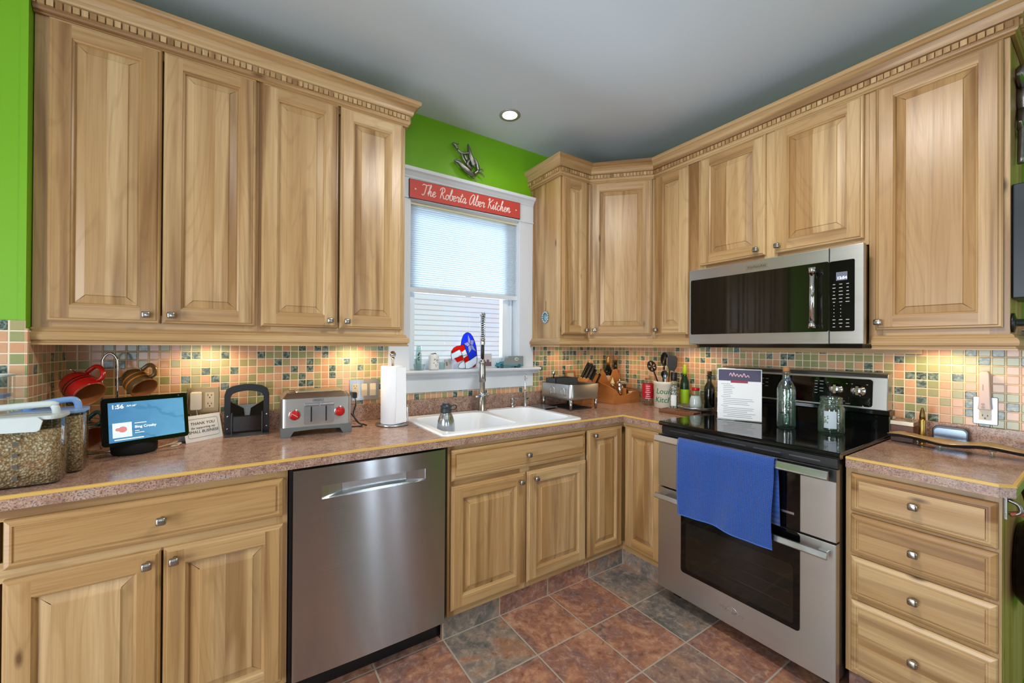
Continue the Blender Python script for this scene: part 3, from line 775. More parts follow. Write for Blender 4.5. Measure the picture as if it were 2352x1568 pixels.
# vent strip below the cooktop
m = MB(FB); m.box((SU0 + .004, .60, .868), (SU1 - .004, .668, .904))
for k in range(5): m.box((SU0 + .05 + k * .135, .668, .884), (SU0 + .155 + k * .135, .6692, .889), mi=1)
m.build('vent_strip', [M_black, plain('vent_slot', '5c5f62', .4, 1.0)], t)
def oven_door(z0, z1, wz0, wz1, nm):
    d = MB(FB); d.box((SU0, .657, z0), (SU1, .690, z1)); door = d.build(nm, M_steel_h, t, bevel=.002)
    return door
GU0, GU1 = 1.042, 1.550
M_ovenglass = plain('oven_black_glass', '060607', .04, var=.01)
up = oven_door(.596, .866, 0, 0, 'upper_door')
m = MB(FB); m.box((SU0, .6895, .822), (SU1, .6915, .866)); m.build('handle_recess', M_black, up)
m = MB(FB); m.box((GU0, .689, .597), (GU1, .6925, .822)); m.build('window', M_ovenglass, up)
m = MB(FB); m.box((GU0 + .045, .692, .655), (GU1 - .02, .6928, .664)); m.build('rack_glint', M_steelb, up)
m = MB(FB); m.prism([(.725, .834), (.735, .832), (.742, .837), (.7415, .842), (.7345, .867), (.725, .868)], SU0 + .006, SU1 - .012, 0)
m.box((SU0 + .02, .69, .842), (SU0 + .05, .727, .86)); m.box((SU1 - .05, .69, .842), (SU1 - .02, .727, .86)); m.build('handle', M_steelb, up, bevel=.002)
lo = oven_door(.068, .588, 0, 0, 'lower_door')
m = MB(FB); m.rbox(GU0, GU1, .689, .6925, .200, .588, .014, axis=1); m.build('window_surround', M_ovenglass, lo)
m = MB(FB); m.rbox(GU0 + .028, GU1 - .022, .690, .6935, .222, .455, .012, axis=1); m.build('window', plain('oven_window_glass', '1b1711', .05, var=.02), lo)
m = MB(FB)
for z in (.29, .345, .40): m.tube([(GU0 + .04, .6936, z), (GU1 - .035, .6936, z - .004)], .0012, 5)
m.build('oven_rack', plain('rack_behind_glass', '2c2822', .5, .3), lo)
m = MB(FB); m.prism([(.722, .540), (.732, .538), (.738, .542), (.7375, .546), (.7315, .565), (.722, .566)], SU0 + .006, SU1 - .014, 0); m.box((SU0 + .02, .69, .545), (SU0 + .05, .724, .562)); m.box((SU1 - .05, .69, .545), (SU1 - .02, .724, .562)); m.build('handle', M_steelb, lo, bevel=.002)
m = MB(); text_into(m, 'Whirlpool', .026, plane_m(FB @ Vector((1.285, .6904, .135)), (0, -1, 0), (0, 0, 1)), ext=.0006, shear=.25)
m.build('badge', M_steelb, lo)
m = MB(FB); m.tube(smooth_path([(1.262, .6907, .132), (1.275, .6907, .150), (1.30, .6907, .152), (1.312, .6907, .140), (1.29, .6907, .128)], 5), .0009, 5); m.build('badge_swirl', M_steelb, lo)
# backguard
bg = MB(FB)
bg.prism([(.012, .93), (.045, .93), (.050, 1.020), (.012, 1.020)], SU0 + .002, SU1 - .006, 0); bg.build('backguard_base', M_blackgloss, t)
bg = MB(FB); bg.prism([(.010, 1.012), (.078, 1.012), (.082, 1.018), (.082, 1.034), (.078, 1.036), (.010, 1.036)], SU0 - .004, SU1 + .004, 0); bg.build('backguard_ledge', M_blackgloss, t)
bg = MB(FB); bg.prism([(.010, 1.036), (.084, 1.036), (.078, 1.12), (.070, 1.185), (.060, 1.202), (.046, 1.208), (.010, 1.208)], SU0 - .006, SU1 - .002, 0); bg.build('backguard', M_steel_h, t, bevel=.004)
tilt = Vector((0, 0, 1)) * .067 + Vector((1, 0, 0)) * .006
def bgp(u, z): return FB @ Vector((u, .0845 - (z - 1.036) * .0716, z))
cp = MB(plane_m(bgp(1.285, 1.11), (0, -1, 0), (.0716, 0, 1))); cp.rbox(-.345, .325, -.064, .066, -.001, .0015, .012); panel = cp.build('control_panel', M_ovenglass, t)
for u, z in ((1.473, 1.120), (1.558, 1.120), (1.04, 1.120), (.98, 1.120)):
    k = MB(plane_m(bgp(u, z), (0, -1, 0), (.0716, 0, 1)))
    k.lathe([(.0275, .001), (.0275, .005), (.0255, .007), (.0235, .007), (.0228, .014), (.0212, .016), (.001, .016)], 32)
    k.box((-.005, -.021, .015), (.005, .021, .022))
    k.build('control_knob', M_chrome, t)
for k, (u, z, w) in enumerate([(1.392, 1.155, .012), (1.392, 1.14, .012), (1.392, 1.125, .012), (1.392, 1.11, .012), (1.392, 1.095, .012), (1.415, 1.155, .016), (1.415, 1.14, .014), (1.415, 1.12, .016), (1.415, 1.105, .014), (1.165, 1.15, .014), (1.165, 1.13, .014), (1.165, 1.11, .014), (1.145, 1.15, .01), (1.145, 1.12, .01), (1.5, 1.065, .02), (1.52, 1.055, .018), (1.44, 1.15, .006), (1.515, 1.15, .006), (1.535, 1.15, .006), (1.59, 1.15, .006)]):
    lab = MB(); lab.M = plane_m(bgp(u, z), (0, -1, 0), (.0716, 0, 1)); lab.box((-w / 2, -.0012, .0018), (w / 2, .0012, .0021)); lab.build('print_mark', plain('panel_print_grey', 'b8bcc0', .5), panel)
lab = MB(); lab.M = plane_m(bgp(1.265, 1.145), (0, -1, 0), (.0716, 0, 1)); lab.box((-.016, -.016, .0015), (.016, .014, .0019)); lab.build('display', glow('clock_display_blue', '101a80', .5), panel)
lab = MB(); text_into(lab, 'PF', .014, plane_m(bgp(1.265, 1.145), (0, -1, 0), (.0716, 0, 1)) @ TR(0, 0, .0022)); lab.build('display_digits', glow('clock_digits', '9ab0ff', 2.0), panel)

# ------------------------------------------------------------------ microwave
t = thing('microwave', 'stainless over-the-range microwave with black glass door above the oven range', 'microwave', (-.2, -1.285, 1.325))
M_mwside = plain('warm_dark_steel', '8a8078', .35, 1.0)
m = MB(FB); m.box((.902, .008, 1.339), (1.652, .372, 1.759)); m.build('case', M_mwside, t, bevel=.003)
m = MB(FB); m.box((.94, .03, 1.322), (1.648, .362, 1.340)); m.build('vent_base', M_blackgloss, t)
m = MB(FB); m.box((.900, .373, 1.340), (1.5465, .400, 1.758)); door = m.build('door', M_steel_h, t, bevel=.003)
m = MB(FB); m.rbox(.911, 1.546, .399, .4015, 1.394, 1.700, .008, axis=1); m.build('door_glass', plain('microwave_black_glass', '15130f', .035, var=.02), door)
m = MB(FB); m.lathe([(0, 0)], 3, False, False) if False else None
def vbar(u, d, z0, z1, r): m.M = FB @ TR(u, d, z0); m.lathe([(r, 0), (r, z1 - z0)], 20)
vbar(1.499, .440, 1.418, 1.668, .0105); vbar(1.499, .440, 1.410, 1.434, .0135); vbar(1.499, .440, 1.652, 1.676, .0135)
m.M = FB; m.box((1.492, .400, 1.414), (1.506, .436, 1.428)); m.box((1.492, .400, 1.658), (1.506, .436, 1.672)); m.build('handle', M_chrome, door)
m = MB(FB); m.box((1.205, .4005, 1.714), (1.307, .4025, 1.736)); bd = m.build('badge', M_steelb, door)
m = MB(); text_into(m, 'KitchenAid', .0185, plane_m(FB @ Vector((1.256, .4027, 1.725)), (0, -1, 0), (0, 0, 1))); m.build('badge_lettering', M_ink, bd)
m = MB(FB); m.box((1.5485, .373, 1.340), (1.664, .400, 1.758)); pn = m.build('control_side', M_steel_h, t, bevel=.003)
m = MB(FB); m.rbox(1.5495, 1.634, .399, .4015, 1.394, 1.697, .006, axis=1); key = m.build('keypad', M_ovenglass, pn)
m = MB(FB); m.box((1.572, .4015, 1.612), (1.610, .4020, 1.648)); m.build('display', plain('display_grey', '6a7280', .3), key)
m = MB(); text_into(m, '12:54', .0155, plane_m(FB @ Vector((1.592, .4022, 1.622)), (0, -1, 0), (0, 0, 1)), bold=.0003); m.build('display_digits', glow('microwave_digits', 'd0d8ff', 2.5), key)
m = MB(FB); rr = random.Random(3)
for r in range(13):
    for c in range(3):
        if 6 <= r <= 9 and c == 2: continue
        w = rr.uniform(.006, .014) if not 6 <= r <= 9 else .003
        u = 1.565 + c * .023; z = 1.596 - r * .0152
        m.box((u - w / 2, .4015, z - .0012), (u + w / 2, .4018, z + .0012))
m.build('keypad_print', plain('keypad_print_white', 'c9ccd0', .5), key)

CTOP = CZ1 + .0006
# ------------------------------------------------------------------ more materials
def axis_m(P, z, up=(0, 0, 1)):
    z = Vector(z).normalized(); x = Vector(up) - z * Vector(up).dot(z); x.normalize(); y = z.cross(x)
    m = Matrix.Identity(4)
    for i in range(3):
        m[i][0] = x[i]; m[i][1] = y[i]; m[i][2] = z[i]; m[i][3] = P[i]
    return m
M_clear = pane('clear_plastic', 'f2f4f2', 1.0, .02)
M_bglass = bottle_glass('pale_green_glass', 'e2f0ea', 'b4d2ca')
M_cglass = pane('thin_clear_glass', 'eef6f4', 1.2, .0)
M_dglass = pane('smoky_glass', '8a8f88', 1.2, .0)
M_winebot = plain('dark_green_glass', '10160f', .06, var=.05)
M_olivebot = pane('olive_glass', '8f9070', 1.2, .02)
M_cork = plain('cork', 'a8764a', .8, var=.2, scale=150)
M_terra = plain('terracotta_inside', 'b06a38', .45, var=.1)
M_redglz = plain('red_glaze', 'a5170f', .18, var=.1)
M_tealglz = plain('dark_teal_glaze', '1f4a4c', .2, var=.15)
M_brnglz = plain('olive_brown_glaze', '5e4626', .2, var=.25)
M_orange = plain('orange_glaze', 'c8702c', .25, var=.1)
M_bluecl = plain('blue_lid_plastic', '7fa6d8', .3)
M_lid = plain('frosted_grey_lid', 'c4cdcd', .35)
M_label = plain('cream_label', 'd8d0bd', .6, var=.05)
M_greenlab = plain('lime_label', '9cc21c', .5, var=.08)
M_cream = plain('cream_stoneware', 'd9d2c2', .35, var=.05)
M_ginks = plain('green_print', '1c7a58', .5)
M_ptowel = plain('paper_towel', 'eceef2', .85, var=.02, bump=.3)

def granola():
    t = NT('granola'); o = t.coord()
    v = t.n('TexVoronoi'); t.l(o, v.inputs['Vector']); v.inputs['Scale'].default_value = 190
    r = t.sep(v.outputs['Color'])[0]
    c = t.ramp(r, [(0, lin('8a6a40')), (.3, lin('b39a6e')), (.55, lin('c9bb98')), (.8, lin('a0723e')), (1.0, lin('d9d0b8'))])
    c = t.mix(t.ramp(v.outputs['Distance'], [(.3, 0.0), (.9, .75)]), c, lin('4e3a22'))
    big = t.noise(o, 14, 2); c = t.mix(t.ramp(big, [(.5, 0.0), (.6, .4)]), c, lin('9a6a3a'))
    t.bsdf(c, .75, 0.0, t.bump(v.outputs['Distance'], .7, .004)); return t.m
M_gran = granola()
def spice():
    t = NT('mixed_seasoning'); o = t.coord()
    v = t.n('TexVoronoi'); t.l(o, v.inputs['Vector']); v.inputs['Scale'].default_value = 260
    c = t.ramp(t.sep(v.outputs['Color'])[0], [(0, lin('2e2a26')), (.35, lin('8d8478')), (.7, lin('e0dccf')), (1, lin('6a5a48'))], 'CONSTANT')
    t.bsdf(c, .8); return t.m
M_spice = spice()
def waffle():
    t = NT('blue_waffle_cotton'); c = t.sep(t.coord('UV'))
    a = t.math('SINE', t.math('MULTIPLY', c[0], 6.2832 / .006)); b2 = t.math('SINE', t.math('MULTIPLY', c[1], 6.2832 / .006))
    h = t.math('MULTIPLY', t.math('ADD', a, b2), .25); nz = t.noise(t.coord(), 45, 3)
    col = t.mix(t.math('ADD', h, .5, True), lin('123a88'), lin('2558ac')); col = t.mix(t.math('MULTIPLY', nz, .4), col, lin('174492'))
    t.bsdf(col, .9, 0.0, t.bump(h, .8, .003), Sheen_Weight=.3); return t.m
M_waffle = waffle()
def blindm():
    t = NT('white_cellular_fabric'); d = t.n('BsdfDiffuse'); d.inputs[0].default_value = (.80, .84, .88, 1)
    tl = t.n('BsdfTranslucent'); tl.inputs[0].default_value = (.80, .88, .95, 1)
    nz = t.noise(t.coord(), 60, 2); mx = t.n('MixShader'); t.l(t.math('ADD', t.math('MULTIPLY', nz, .06), .34), mx.inputs[0]); t.l(d.outputs[0], mx.inputs[1]); t.l(tl.outputs[0], mx.inputs[2]); t.l(mx.outputs[0], t.out.inputs[0]); return t.m

# ------------------------------------------------------------------ window dressing
t = thing('window_blind', 'white pleated cellular blind half lowered over the sink window', 'blind', (-1.345, .02, 1.65))
m = MB(); n = 38; z0, z1 = 1.664, 2.150
P = []
for k in range(n * 2 + 1): P.append((.012 if k % 2 else .026, z0 + (z1 - z0) * k / (2 * n)))
for k in range(len(P) - 1):
    m.quad([(-1.728, P[k][0], P[k][1]), (-.964, P[k][0], P[k][1]), (-.964, P[k + 1][0], P[k + 1][1]), (-1.728, P[k + 1][0], P[k + 1][1])])
m.build('pleated_fabric', blindm(), t, normals=False)
m = MB(); m.box((-1.729, .005, 2.150), (-.963, .036, 2.166)); m.build('head_rail', plain('cream_rail', 'd6cfae', .4), t, bevel=.002)
m = MB(); m.box((-1.729, .004, 1.636), (-.963, .034, 1.664)); m.box((-1.365, .002, 1.628), (-1.325, .006, 1.645)); m.build('bottom_rail', M_white, t, bevel=.003)

t = thing('wall_sign', 'red wooden sign with white cursive lettering above the sink window', 'sign', (-1.362, -.03, 2.175))
SM = plane_m((-1.362, -.0245, 2.232), (1, 0, .014), (0, 0, 1))
m = MB(SM); m.box((-.391, -.055, 0), (.391, .055, .010)); m.build('board_edge', plain('sign_dark_edge', '2a1c1c', .6), t)
m = MB(SM); m.box((-.389, -.053, .0095), (.389, .053, .0112)); m.build('board', plain('sign_coral_red', 'c5463c', .55, var=.05), t)
GL = {
 'T': (1.25, [[(0.0, 1.75), (.25, 2.0), (.8, 1.9), (1.4, 2.05)], [(.8, 1.95), (.72, 1.0), (.6, .2), (.35, 0), (.15, .2)]]),
 'h': (.95, [[(0, .3), (.3, 1.2), (.48, 1.9), (.36, 2.1), (.24, 1.5), (.18, 0)], [(.2, .3), (.45, .95), (.62, .8), (.6, .2), (.78, .02), (1.0, .3)]]),
 'e': (.72, [[(0, .35), (.35, .5), (.5, .82), (.32, 1.0), (.1, .7), (.12, .2), (.38, 0), (.75, .35)]]),
 'R': (1.3, [[(.3, 0), (.4, 1.0), (.5, 1.9)], [(.0, 1.45), (.2, 1.95), (.7, 2.1), (1.0, 1.7), (.8, 1.2), (.45, 1.05), (.8, .6), (1.0, .1), (1.3, .15)]]),
 'o': (.8, [[(.35, 1.0), (.08, .6), (.2, .05), (.55, .1), (.65, .6), (.4, 1.0), (.55, .85), (.9, .9)]]),
 'b': (.82, [[(0, .5), (.35, 1.4), (.4, 2.0), (.27, 2.1), (.15, 1.2), (.15, .3), (.35, 0), (.65, .2), (.65, .75), (.5, .95), (.9, .9)]]),
 'r': (.72, [[(0, .6), (.15, 1.05), (.3, .85), (.55, .9), (.42, .3), (.55, 0), (.78, .3)]]),
 't': (.6, [[(0, .4), (.3, 1.2), (.36, 1.75), (.2, .6), (.3, .05), (.65, .35)], [(.05, 1.25), (.62, 1.38)]]),
 'a': (.9, [[(.6, .9), (.3, 1.0), (.05, .5), (.2, .05), (.48, .3), (.62, .95), (.56, .3), (.7, 0), (.95, .35)]]),
 'A': (1.3, [[(1.0, 1.8), (.6, 2.05), (.15, 1.4), (.05, .5), (.25, 0), (.6, .4), (1.0, 1.85), (.95, .6), (1.05, .05), (1.35, .35)]]),
 'K': (1.2, [[(.0, 1.7), (.28, 2.1), (.3, 1.0), (.2, 0)], [(1.1, 2.0), (.7, 1.5), (.35, 1.05), (.7, .6), (.95, .05), (1.25, .3)]]),
 'i': (.5, [[(0, .35), (.2, 1.0), (.15, .3), (.3, 0), (.55, .35)], [(.25, 1.45), (.27, 1.52)]]),
 'c': (.7, [[(.55, .85), (.3, 1.0), (.05, .5), (.2, .05), (.45, .03), (.75, .35)]]),
 'n': (.95, [[(0, .35), (.12, 1.0), (.15, .05)], [(.15, .3), (.4, 1.0), (.6, .85), (.58, .2), (.75, 0), (1.0, .35)]]),
 ' ': (.62, [])}
def script(m, s, x0, z0, sc, r, M):
    w = sum(GL[c][0] for c in s); old = m.M; m.M = M; x = x0
    for c in s:
        for st in GL[c][1]:
            pts = [(x + (p[0] + .18 * p[1]) * sc, z0 + p[1] * sc, 0) for p in st]
            m.tube(smooth_path(pts, 5), r, 6, flat=1.0)
        x += GL[c][0] * sc
    m.M = old; return w * sc
w0 = sum(GL[c][0] for c in 'The Roberta Aber Kitchen'); sc = .630 / w0
m = MB(); script(m, 'The Roberta Aber Kitchen', -.322, -.027, sc, .0032, SM @ TR(0, 0, .0112)); m.build('lettering', plain('sign_cream', 'efdcd6', .6), t, normals=False)
for x in (-.353, .358):
    m = MB(SM); m.prism([(x - .005, -.006), (x + .006, 0), (x - .005, .006)], .0112, .0125, 2); m.build('arrow_mark', plain('sign_cream', 'efdcd6', .6), t)

t = thing('recessed_light', 'round recessed ceiling light glowing over the sink', 'ceiling light', (-1.232, -.288, ZC))
m = MB(TR(-1.232, -.288, ZC)); m.lathe([(.044, -.003), (.060, -.005), (.062, -.002), (.062, -.0003), (.044, -.0003)], 36, False, False); m.build('trim_ring', plain('ring_grey', 'a9a59c', .4, .5), t)
m = MB(TR(-1.232, -.288, ZC)); m.lathe([(.001, -.0022), (.045, -.0022)], 32, False, False); m.build('lens', glow('warm_lamp_lens', 'fff2d8', 6.0), t)

# pewter rider on a horse above the window (wall ornament)
def blob(name, chains, M, m_, parent=None):
    m = MB(M)
    for pts, r in chains: m.tube(smooth_path(pts, 5), [q for q in r] if isinstance(r, list) else r, 8)
    return m.build(name, m_, parent)
def chain(m, pts, rads, k=4):
    P = smooth_path(pts, k); n = len(P); R = []
    for i in range(n):
        f = i / (n - 1) * (len(rads) - 1); a = int(min(f, len(rads) - 2)); R.append(rads[a] + (rads[a + 1] - rads[a]) * (f - a))
    m.tube(P, R, 8)
t = thing('wall_ornament', 'cast pewter bucking horse and rider ornament on the green wall above the window', 'ornament', (-1.37, 0, 2.39))
PM = plane_m((-1.372, -.022, 2.490), (1, 0, 0), (0, 0, 1))
m = MB(PM)   # horse: head low left, rump up right
chain(m, [(-.085, -.030, 0), (-.058, -.035, .004), (-.035, -.055, .006), (.0, -.075, .006), (.035, -.088, .004), (.05, -.075, 0)], [.006, .012, .016, .018, .014, .008])
chain(m, [(-.09, -.028, 0), (-.072, -.022, 0), (-.055, -.03, 0)], [.004, .008, .008])
chain(m, [(.05, -.078, 0), (.072, -.06, 0), (.082, -.035, 0), (.075, -.01, 0)], [.012, .011, .009, .007])
chain(m, [(.03, -.09, 0), (.055, -.105, 0), (.062, -.122, 0)], [.008, .005, .004])
chain(m, [(.08, -.045, 0), (.105, -.035, 0), (.118, -.045, 0)], [.006, .004, .003]); chain(m, [(.085, -.055, 0), (.112, -.068, 0), (.126, -.082, 0)], [.006, .004, .003])
m.build('horse', M_pewter, t)
m = MB(PM)
chain(m, [(.045, -.03, .006), (.025, .0, .01), (.012, .03, .012), (.008, .06, .008), (.002, .095, .004)], [.018, .018, .014, .012, .004])
chain(m, [(.012, .04, .01), (-.02, .03, .01), (-.05, .028, .006), (-.07, .045, .004)], [.010, .008, .007, .006])
chain(m, [(-.07, .045, .004), (-.088, .068, .004), (-.105, .072, .002)], [.006, .010, .004]); chain(m, [(-.1, .078, 0), (-.06, .08, 0)], [.003, .003])
chain(m, [(.005, -.01, .012), (-.005, -.035, .012), (.02, -.055, .01)], [.012, .010, .008])
chain(m, [(.03, .01, .01), (.055, .0, .008), (.07, -.025, .006), (.078, -.05, .004)], [.012, .012, .012, .010])
m.build('rider', M_pewter, t)
m = MB(PM); chain(m, [(-.045, .03, .004), (-.035, 0, .006), (-.01, -.03, .006), (.03, -.06, .004)], [.006, .006, .006, .006]); chain(m, [(-.02, .03, .0), (-.005, .0, .0), (.03, -.02, .0)], [.006, .008, .008]); m.build('lasso_and_saddle', M_pewter, t)

# ------------------------------------------------------------------ things on the window stool
SZ = 1.1772
t = thing('glass_dish', 'small round clear glass dish at the left end of the window stool', 'dish', (-1.680, -.018, SZ))
m = MB(TR(-1.680, -.018, SZ)); m.lathe([(.024, .001), (.028, .003), (.033, .030), (.034, .036), (.0325, .036), (.0265, .006), (.001, .005)], 24, True, False); m.build('bowl', M_cglass, t)
t = thing('drinking_glass', 'clear drinking glass with a black and pink cow print on the window stool', 'glass', (-1.672, .027, SZ))
GMx = TR(-1.666, .026, SZ)
m = MB(GMx); m.lathe([(.0150, 0.0), (.0165, .002), (.0185, .143), (.0175, .143), (.0155, .006), (.001, .006)], 24); m.build('tumbler', M_cglass, t)
m = MB(GMx)
for a, z, r in ((-2.0, .09, .006), (-1.75, .10, .005), (-1.8, .075, .0045), (-2.15, .07, .004), (-1.9, .06, .004)):
    m.M = GMx @ Matrix.Rotation(a, 4, 'Z') @ TR(.0186, 0, z) @ Matrix.Rotation(PI / 2, 4, 'Y'); m.lathe([(.0003, .0), (r, 0)], 10, False, False)
m.build('cow_print', M_ink, t)
t = thing('drink_can', 'white drinks can with dark lettering on the window stool', 'can', (-1.588, -.020, SZ))
CMx = TR(-1.588, -.020, SZ)
m = MB(CMx); m.lathe([(.024, 0), (.030, .006), (.031, .01), (.031, .080), (.0255, .092), (.0245, .094), (.023, .0925), (.001, .092)], 28); m.build('body', M_whitep, t)
m = MB(CMx); m.tube([(-.02, 0, .094), (-.008, -.012, .097), (.004, -.008, .099), (.016, .004, .096)], .003, 6); m.build('pull_tab', M_dark, t)
m = MB(CMx); rr = random.Random(5)
for k in range(14):
    a = -2.0 + rr.uniform(-.1, .75); z = rr.uniform(.018, .066); w = rr.uniform(.08, .22)
    for j in range(3):
        a0, a1 = a + w * j / 3, a + w * (j + 1) / 3
        m.quad([(.0313 * math.cos(q), .0313 * math.sin(q), zz) for q, zz in ((a0, z), (a1, z), (a1, z + .004), (a0, z + .004))])
m.build('print', plain('blue_black_print', '3a4468', .5), t, normals=False)
t = thing('small_jar', 'small clear glass jar between the can and the stained glass heart', 'jar', (-1.520, .012, SZ)); m = MB(TR(-1.520, .012, SZ)); m.lathe([(.016, 0), (.018, .002), (.018, .046), (.017, .046), (.0165, .004), (.001, .004)], 22); m.build('jar', M_cglass, t)
t = thing('small_card', 'small grey printed card leaning behind the stained glass heart', 'card', (-1.476, .032, SZ)); m = MB(TR(-1.468, .030, SZ, rx=-.12)); m.box((-.024, 0, 0), (.024, .0015, .060)); m.build('card', plain('grey_card', 'b5b3ac', .7), t); m = MB(TR(-1.468, .0293, SZ, rx=-.12)); m.box((-.016, 0, .020), (-.004, .0004, .045)); m.build('card_picture', plain('card_picture_brown', '7d6a62', .7), t)
# stained glass heart: tilted, red and white stripes, blue lobe with a star
t = thing('stained_glass_heart', 'stained glass heart with red and white stripes and a white star on blue', 'ornament', (-1.385, .0, SZ))
HM = TR(-1.378, -.012, SZ, rx=-.10)
def st_glass(nm, col):
    q = NT(nm); d = q.n('BsdfTranslucent'); d.inputs[0].default_value = (*lin(col), 1); e = q.n('BsdfPrincipled'); e.inputs['Base Color'].default_value = (*lin(col), 1); e.inputs['Roughness'].default_value = .15
    nz = q.noise(q.coord(), 25, 3); mx = q.n('MixShader'); q.l(q.math('ADD', q.math('MULTIPLY', nz, .2), .35), mx.inputs[0]); q.l(d.outputs[0], mx.inputs[1]); q.l(e.outputs[0], mx.inputs[2]); q.l(mx.outputs[0], q.out.inputs[0]); return q.m
SGR, SGW, SGB = st_glass('red_art_glass', 'e01818'), st_glass('white_art_glass', 'f4fbff'), st_glass('blue_art_glass', '2a55e8')
def P2(px, py): return ((px - 1005) * .000342 * .94, (780 - py) * .000378)
def sheet(nm, polys, mat_, d=.003):
    q = MB(HM)
    for po in polys: q.prism([P2(*p) for p in po], -d / 2, d / 2, 1)
    return q.build(nm, mat_, t)
CT = (1155, 375)
star = [(1110, 200), (1165, 290), (1250, 300), (1218, 385), (1285, 490), (1185, 455), (1118, 520), (1100, 410), (1010, 360), (1105, 325)]
lobe = [(945, 395), (965, 300), (1010, 215), (1070, 175), (1110, 168), (1165, 185), (1215, 235), (1255, 310), (1285, 400), (1295, 490), (1298, 555), (1130, 640), (1015, 365)]
sheet('blue_lobe', [lobe], SGB, .0024); sheet('star', [star], SGW, .0036)
sheet('red_piece', [[(735, 490), (790, 430), (860, 400), (945, 390), (925, 440), (905, 455), (745, 520)]], SGR); sheet('red_piece', [[(945, 392), (1010, 368), (1040, 455), (960, 500), (915, 450)]], SGR)
sheet('white_piece', [[(735, 520), (910, 455), (955, 530), (785, 600), (745, 640), (728, 570)]], SGW); sheet('white_piece', [[(960, 502), (1045, 458), (1090, 535), (1000, 598)]], SGW)
sheet('red_piece', [[(800, 605), (965, 545), (992, 635), (855, 668)]], SGR); sheet('red_piece', [[(1000, 600), (1098, 548), (1128, 640), (1020, 682)]], SGR)
sheet('white_piece', [[(870, 740), (905, 690), (992, 645), (1022, 750), (950, 772), (890, 768)]], SGW); sheet('white_piece', [[(1020, 685), (1295, 565), (1285, 690), (1180, 755), (1100, 778), (1030, 772)]], SGW)
sheet('red_piece', [[(1175, 752), (1270, 698), (1262, 745), (1205, 762)]], SGR)
q = MB(HM)
def lead(pts, cl=False): q.tube([(P2(*p)[0], -.002, P2(*p)[1]) for p in pts], .0017, 6, cl)
lead(lobe, True); lead(star, True)
for i in (1, 3, 5, 7, 9): lead([star[i], CT])
lead([(735, 490), (790, 430), (860, 400), (945, 390), (1010, 366)]); lead([(735, 490), (725, 560), (745, 640)]); lead([(1010, 366), (1045, 458), (1130, 640)]); lead([(910, 450), (960, 530), (1022, 690), (1025, 772)]); lead([(870, 740), (905, 690), (1000, 640), (1130, 640)]); lead([(745, 520), (910, 455)]); lead([(800, 602), (1090, 540)]); lead([(870, 740), (890, 768), (950, 774), (1030, 776), (1100, 780), (1180, 757), (1285, 690), (1298, 555)])
q.build('lead_came', M_bronze, t)
t = thing('picture_card', 'small upright printed picture card behind the faucet on the window stool', 'card', (-1.190, .02, SZ))
m = MB(TR(-1.185, .016, SZ, rx=-.08)); m.box((-.030, 0, 0), (.030, .002, .094)); m.build('card', plain('card_greyrose', 'c3b8b8', .6), t)
m = MB(TR(-1.185, .0155, SZ, rx=-.08)); m.box((-.024, 0, .012), (.024, .0006, .040)); m.box((-.012, 0, .040), (.008, .0006, .055)); m.build('card_figures', plain('card_figures', '6b5258', .6), t)
t = thing('toy_truck', 'turquoise and grey toy delivery truck at the right end of the window stool', 'toy', (-1.035, -.015, SZ), rz=0)
M_turq = plain('turquoise_enamel', '4f9aa8', .3, .3); M_truckg = plain('truck_grey', '9aa2a2', .35, .4)
m = MB(); m.rbox(-.028, .096, -.022, .022, .020, .078, .004, axis=1); m.build('cargo_box', M_truckg, t, local=True)
m = MB(); m.prism([(-.062, .02), (-.028, .02), (-.028, .066), (-.052, .066), (-.060, .046)], -.020, .020, 1); m.build('cab', M_truckg, t, local=True)
m = MB(); m.prism([(-.102, .014), (-.055, .014), (-.055, .046), (-.090, .042), (-.101, .034)], -.015, .015, 1); m.build('bonnet', M_turq, t, local=True)
m = MB(); m.box((-.105, -.022, .010), (.098, .022, .020)); m.tube(smooth_path([(-.104, -.020, .012), (-.092, -.022, .026), (-.076, -.022, .030), (-.058, -.022, .014)], 5), .003, 6); m.build('chassis', M_turq, t, local=True)
for x in (-.080, .060):
    for y in (-.022, .022):
        m = MB(TR(x, y - .004, .0125, rx=-PI / 2)); m.lathe([(.006, 0), (.0122, .001), (.0125, .004), (.0122, .007), (.006, .008)], 18); m.build('wheel', plain('toy_tyre', '2f5a5e', .5), t, local=True)
m = MB(TR(.040, -.0226, .058, rx=PI / 2)); m.lathe([(.0003, 0), (.011, 0)], 16, False, False, sx=1.5); text_into(m, 'milk', .013, TR(.040, -.0232, .058, rx=PI / 2), mi=1); m.build('side_emblem', [M_label, M_ink], t, local=True)

# ------------------------------------------------------------------ sink, faucet and the things round them
t = thing('sink', 'white porcelain double bowl sink set into the countertop under the window', 'sink', (-1.36, -.33, .73))
SX0, SX1, SY0, SY1, ST = -1.797, -.932, -.606, -.064, .9225
m = MB()
def bowl(x0, x1, y0, y1, zt, zb):
    prof = [(0, zt, .055), (.004, zt - .006, .055), (.010, zt - .05, .055), (.022, zb + .03, .06), (.04, zb + .006, .07), (.08, zb, .06)]
    rings = []
    for o, z, r in prof:
        rings.append([m.v((p[0], p[1], z)) for p in rrect(x0 + o, x1 - o, y0 + o, y1 - o, r, 6)])
    for a, b in zip(rings, rings[1:]):
        for k in range(len(a)): m.f((a[k], a[(k + 1) % len(a)], b[(k + 1) % len(a)], b[k]), None, .5, True)
    m.f(rings[-1]); return rings[0]
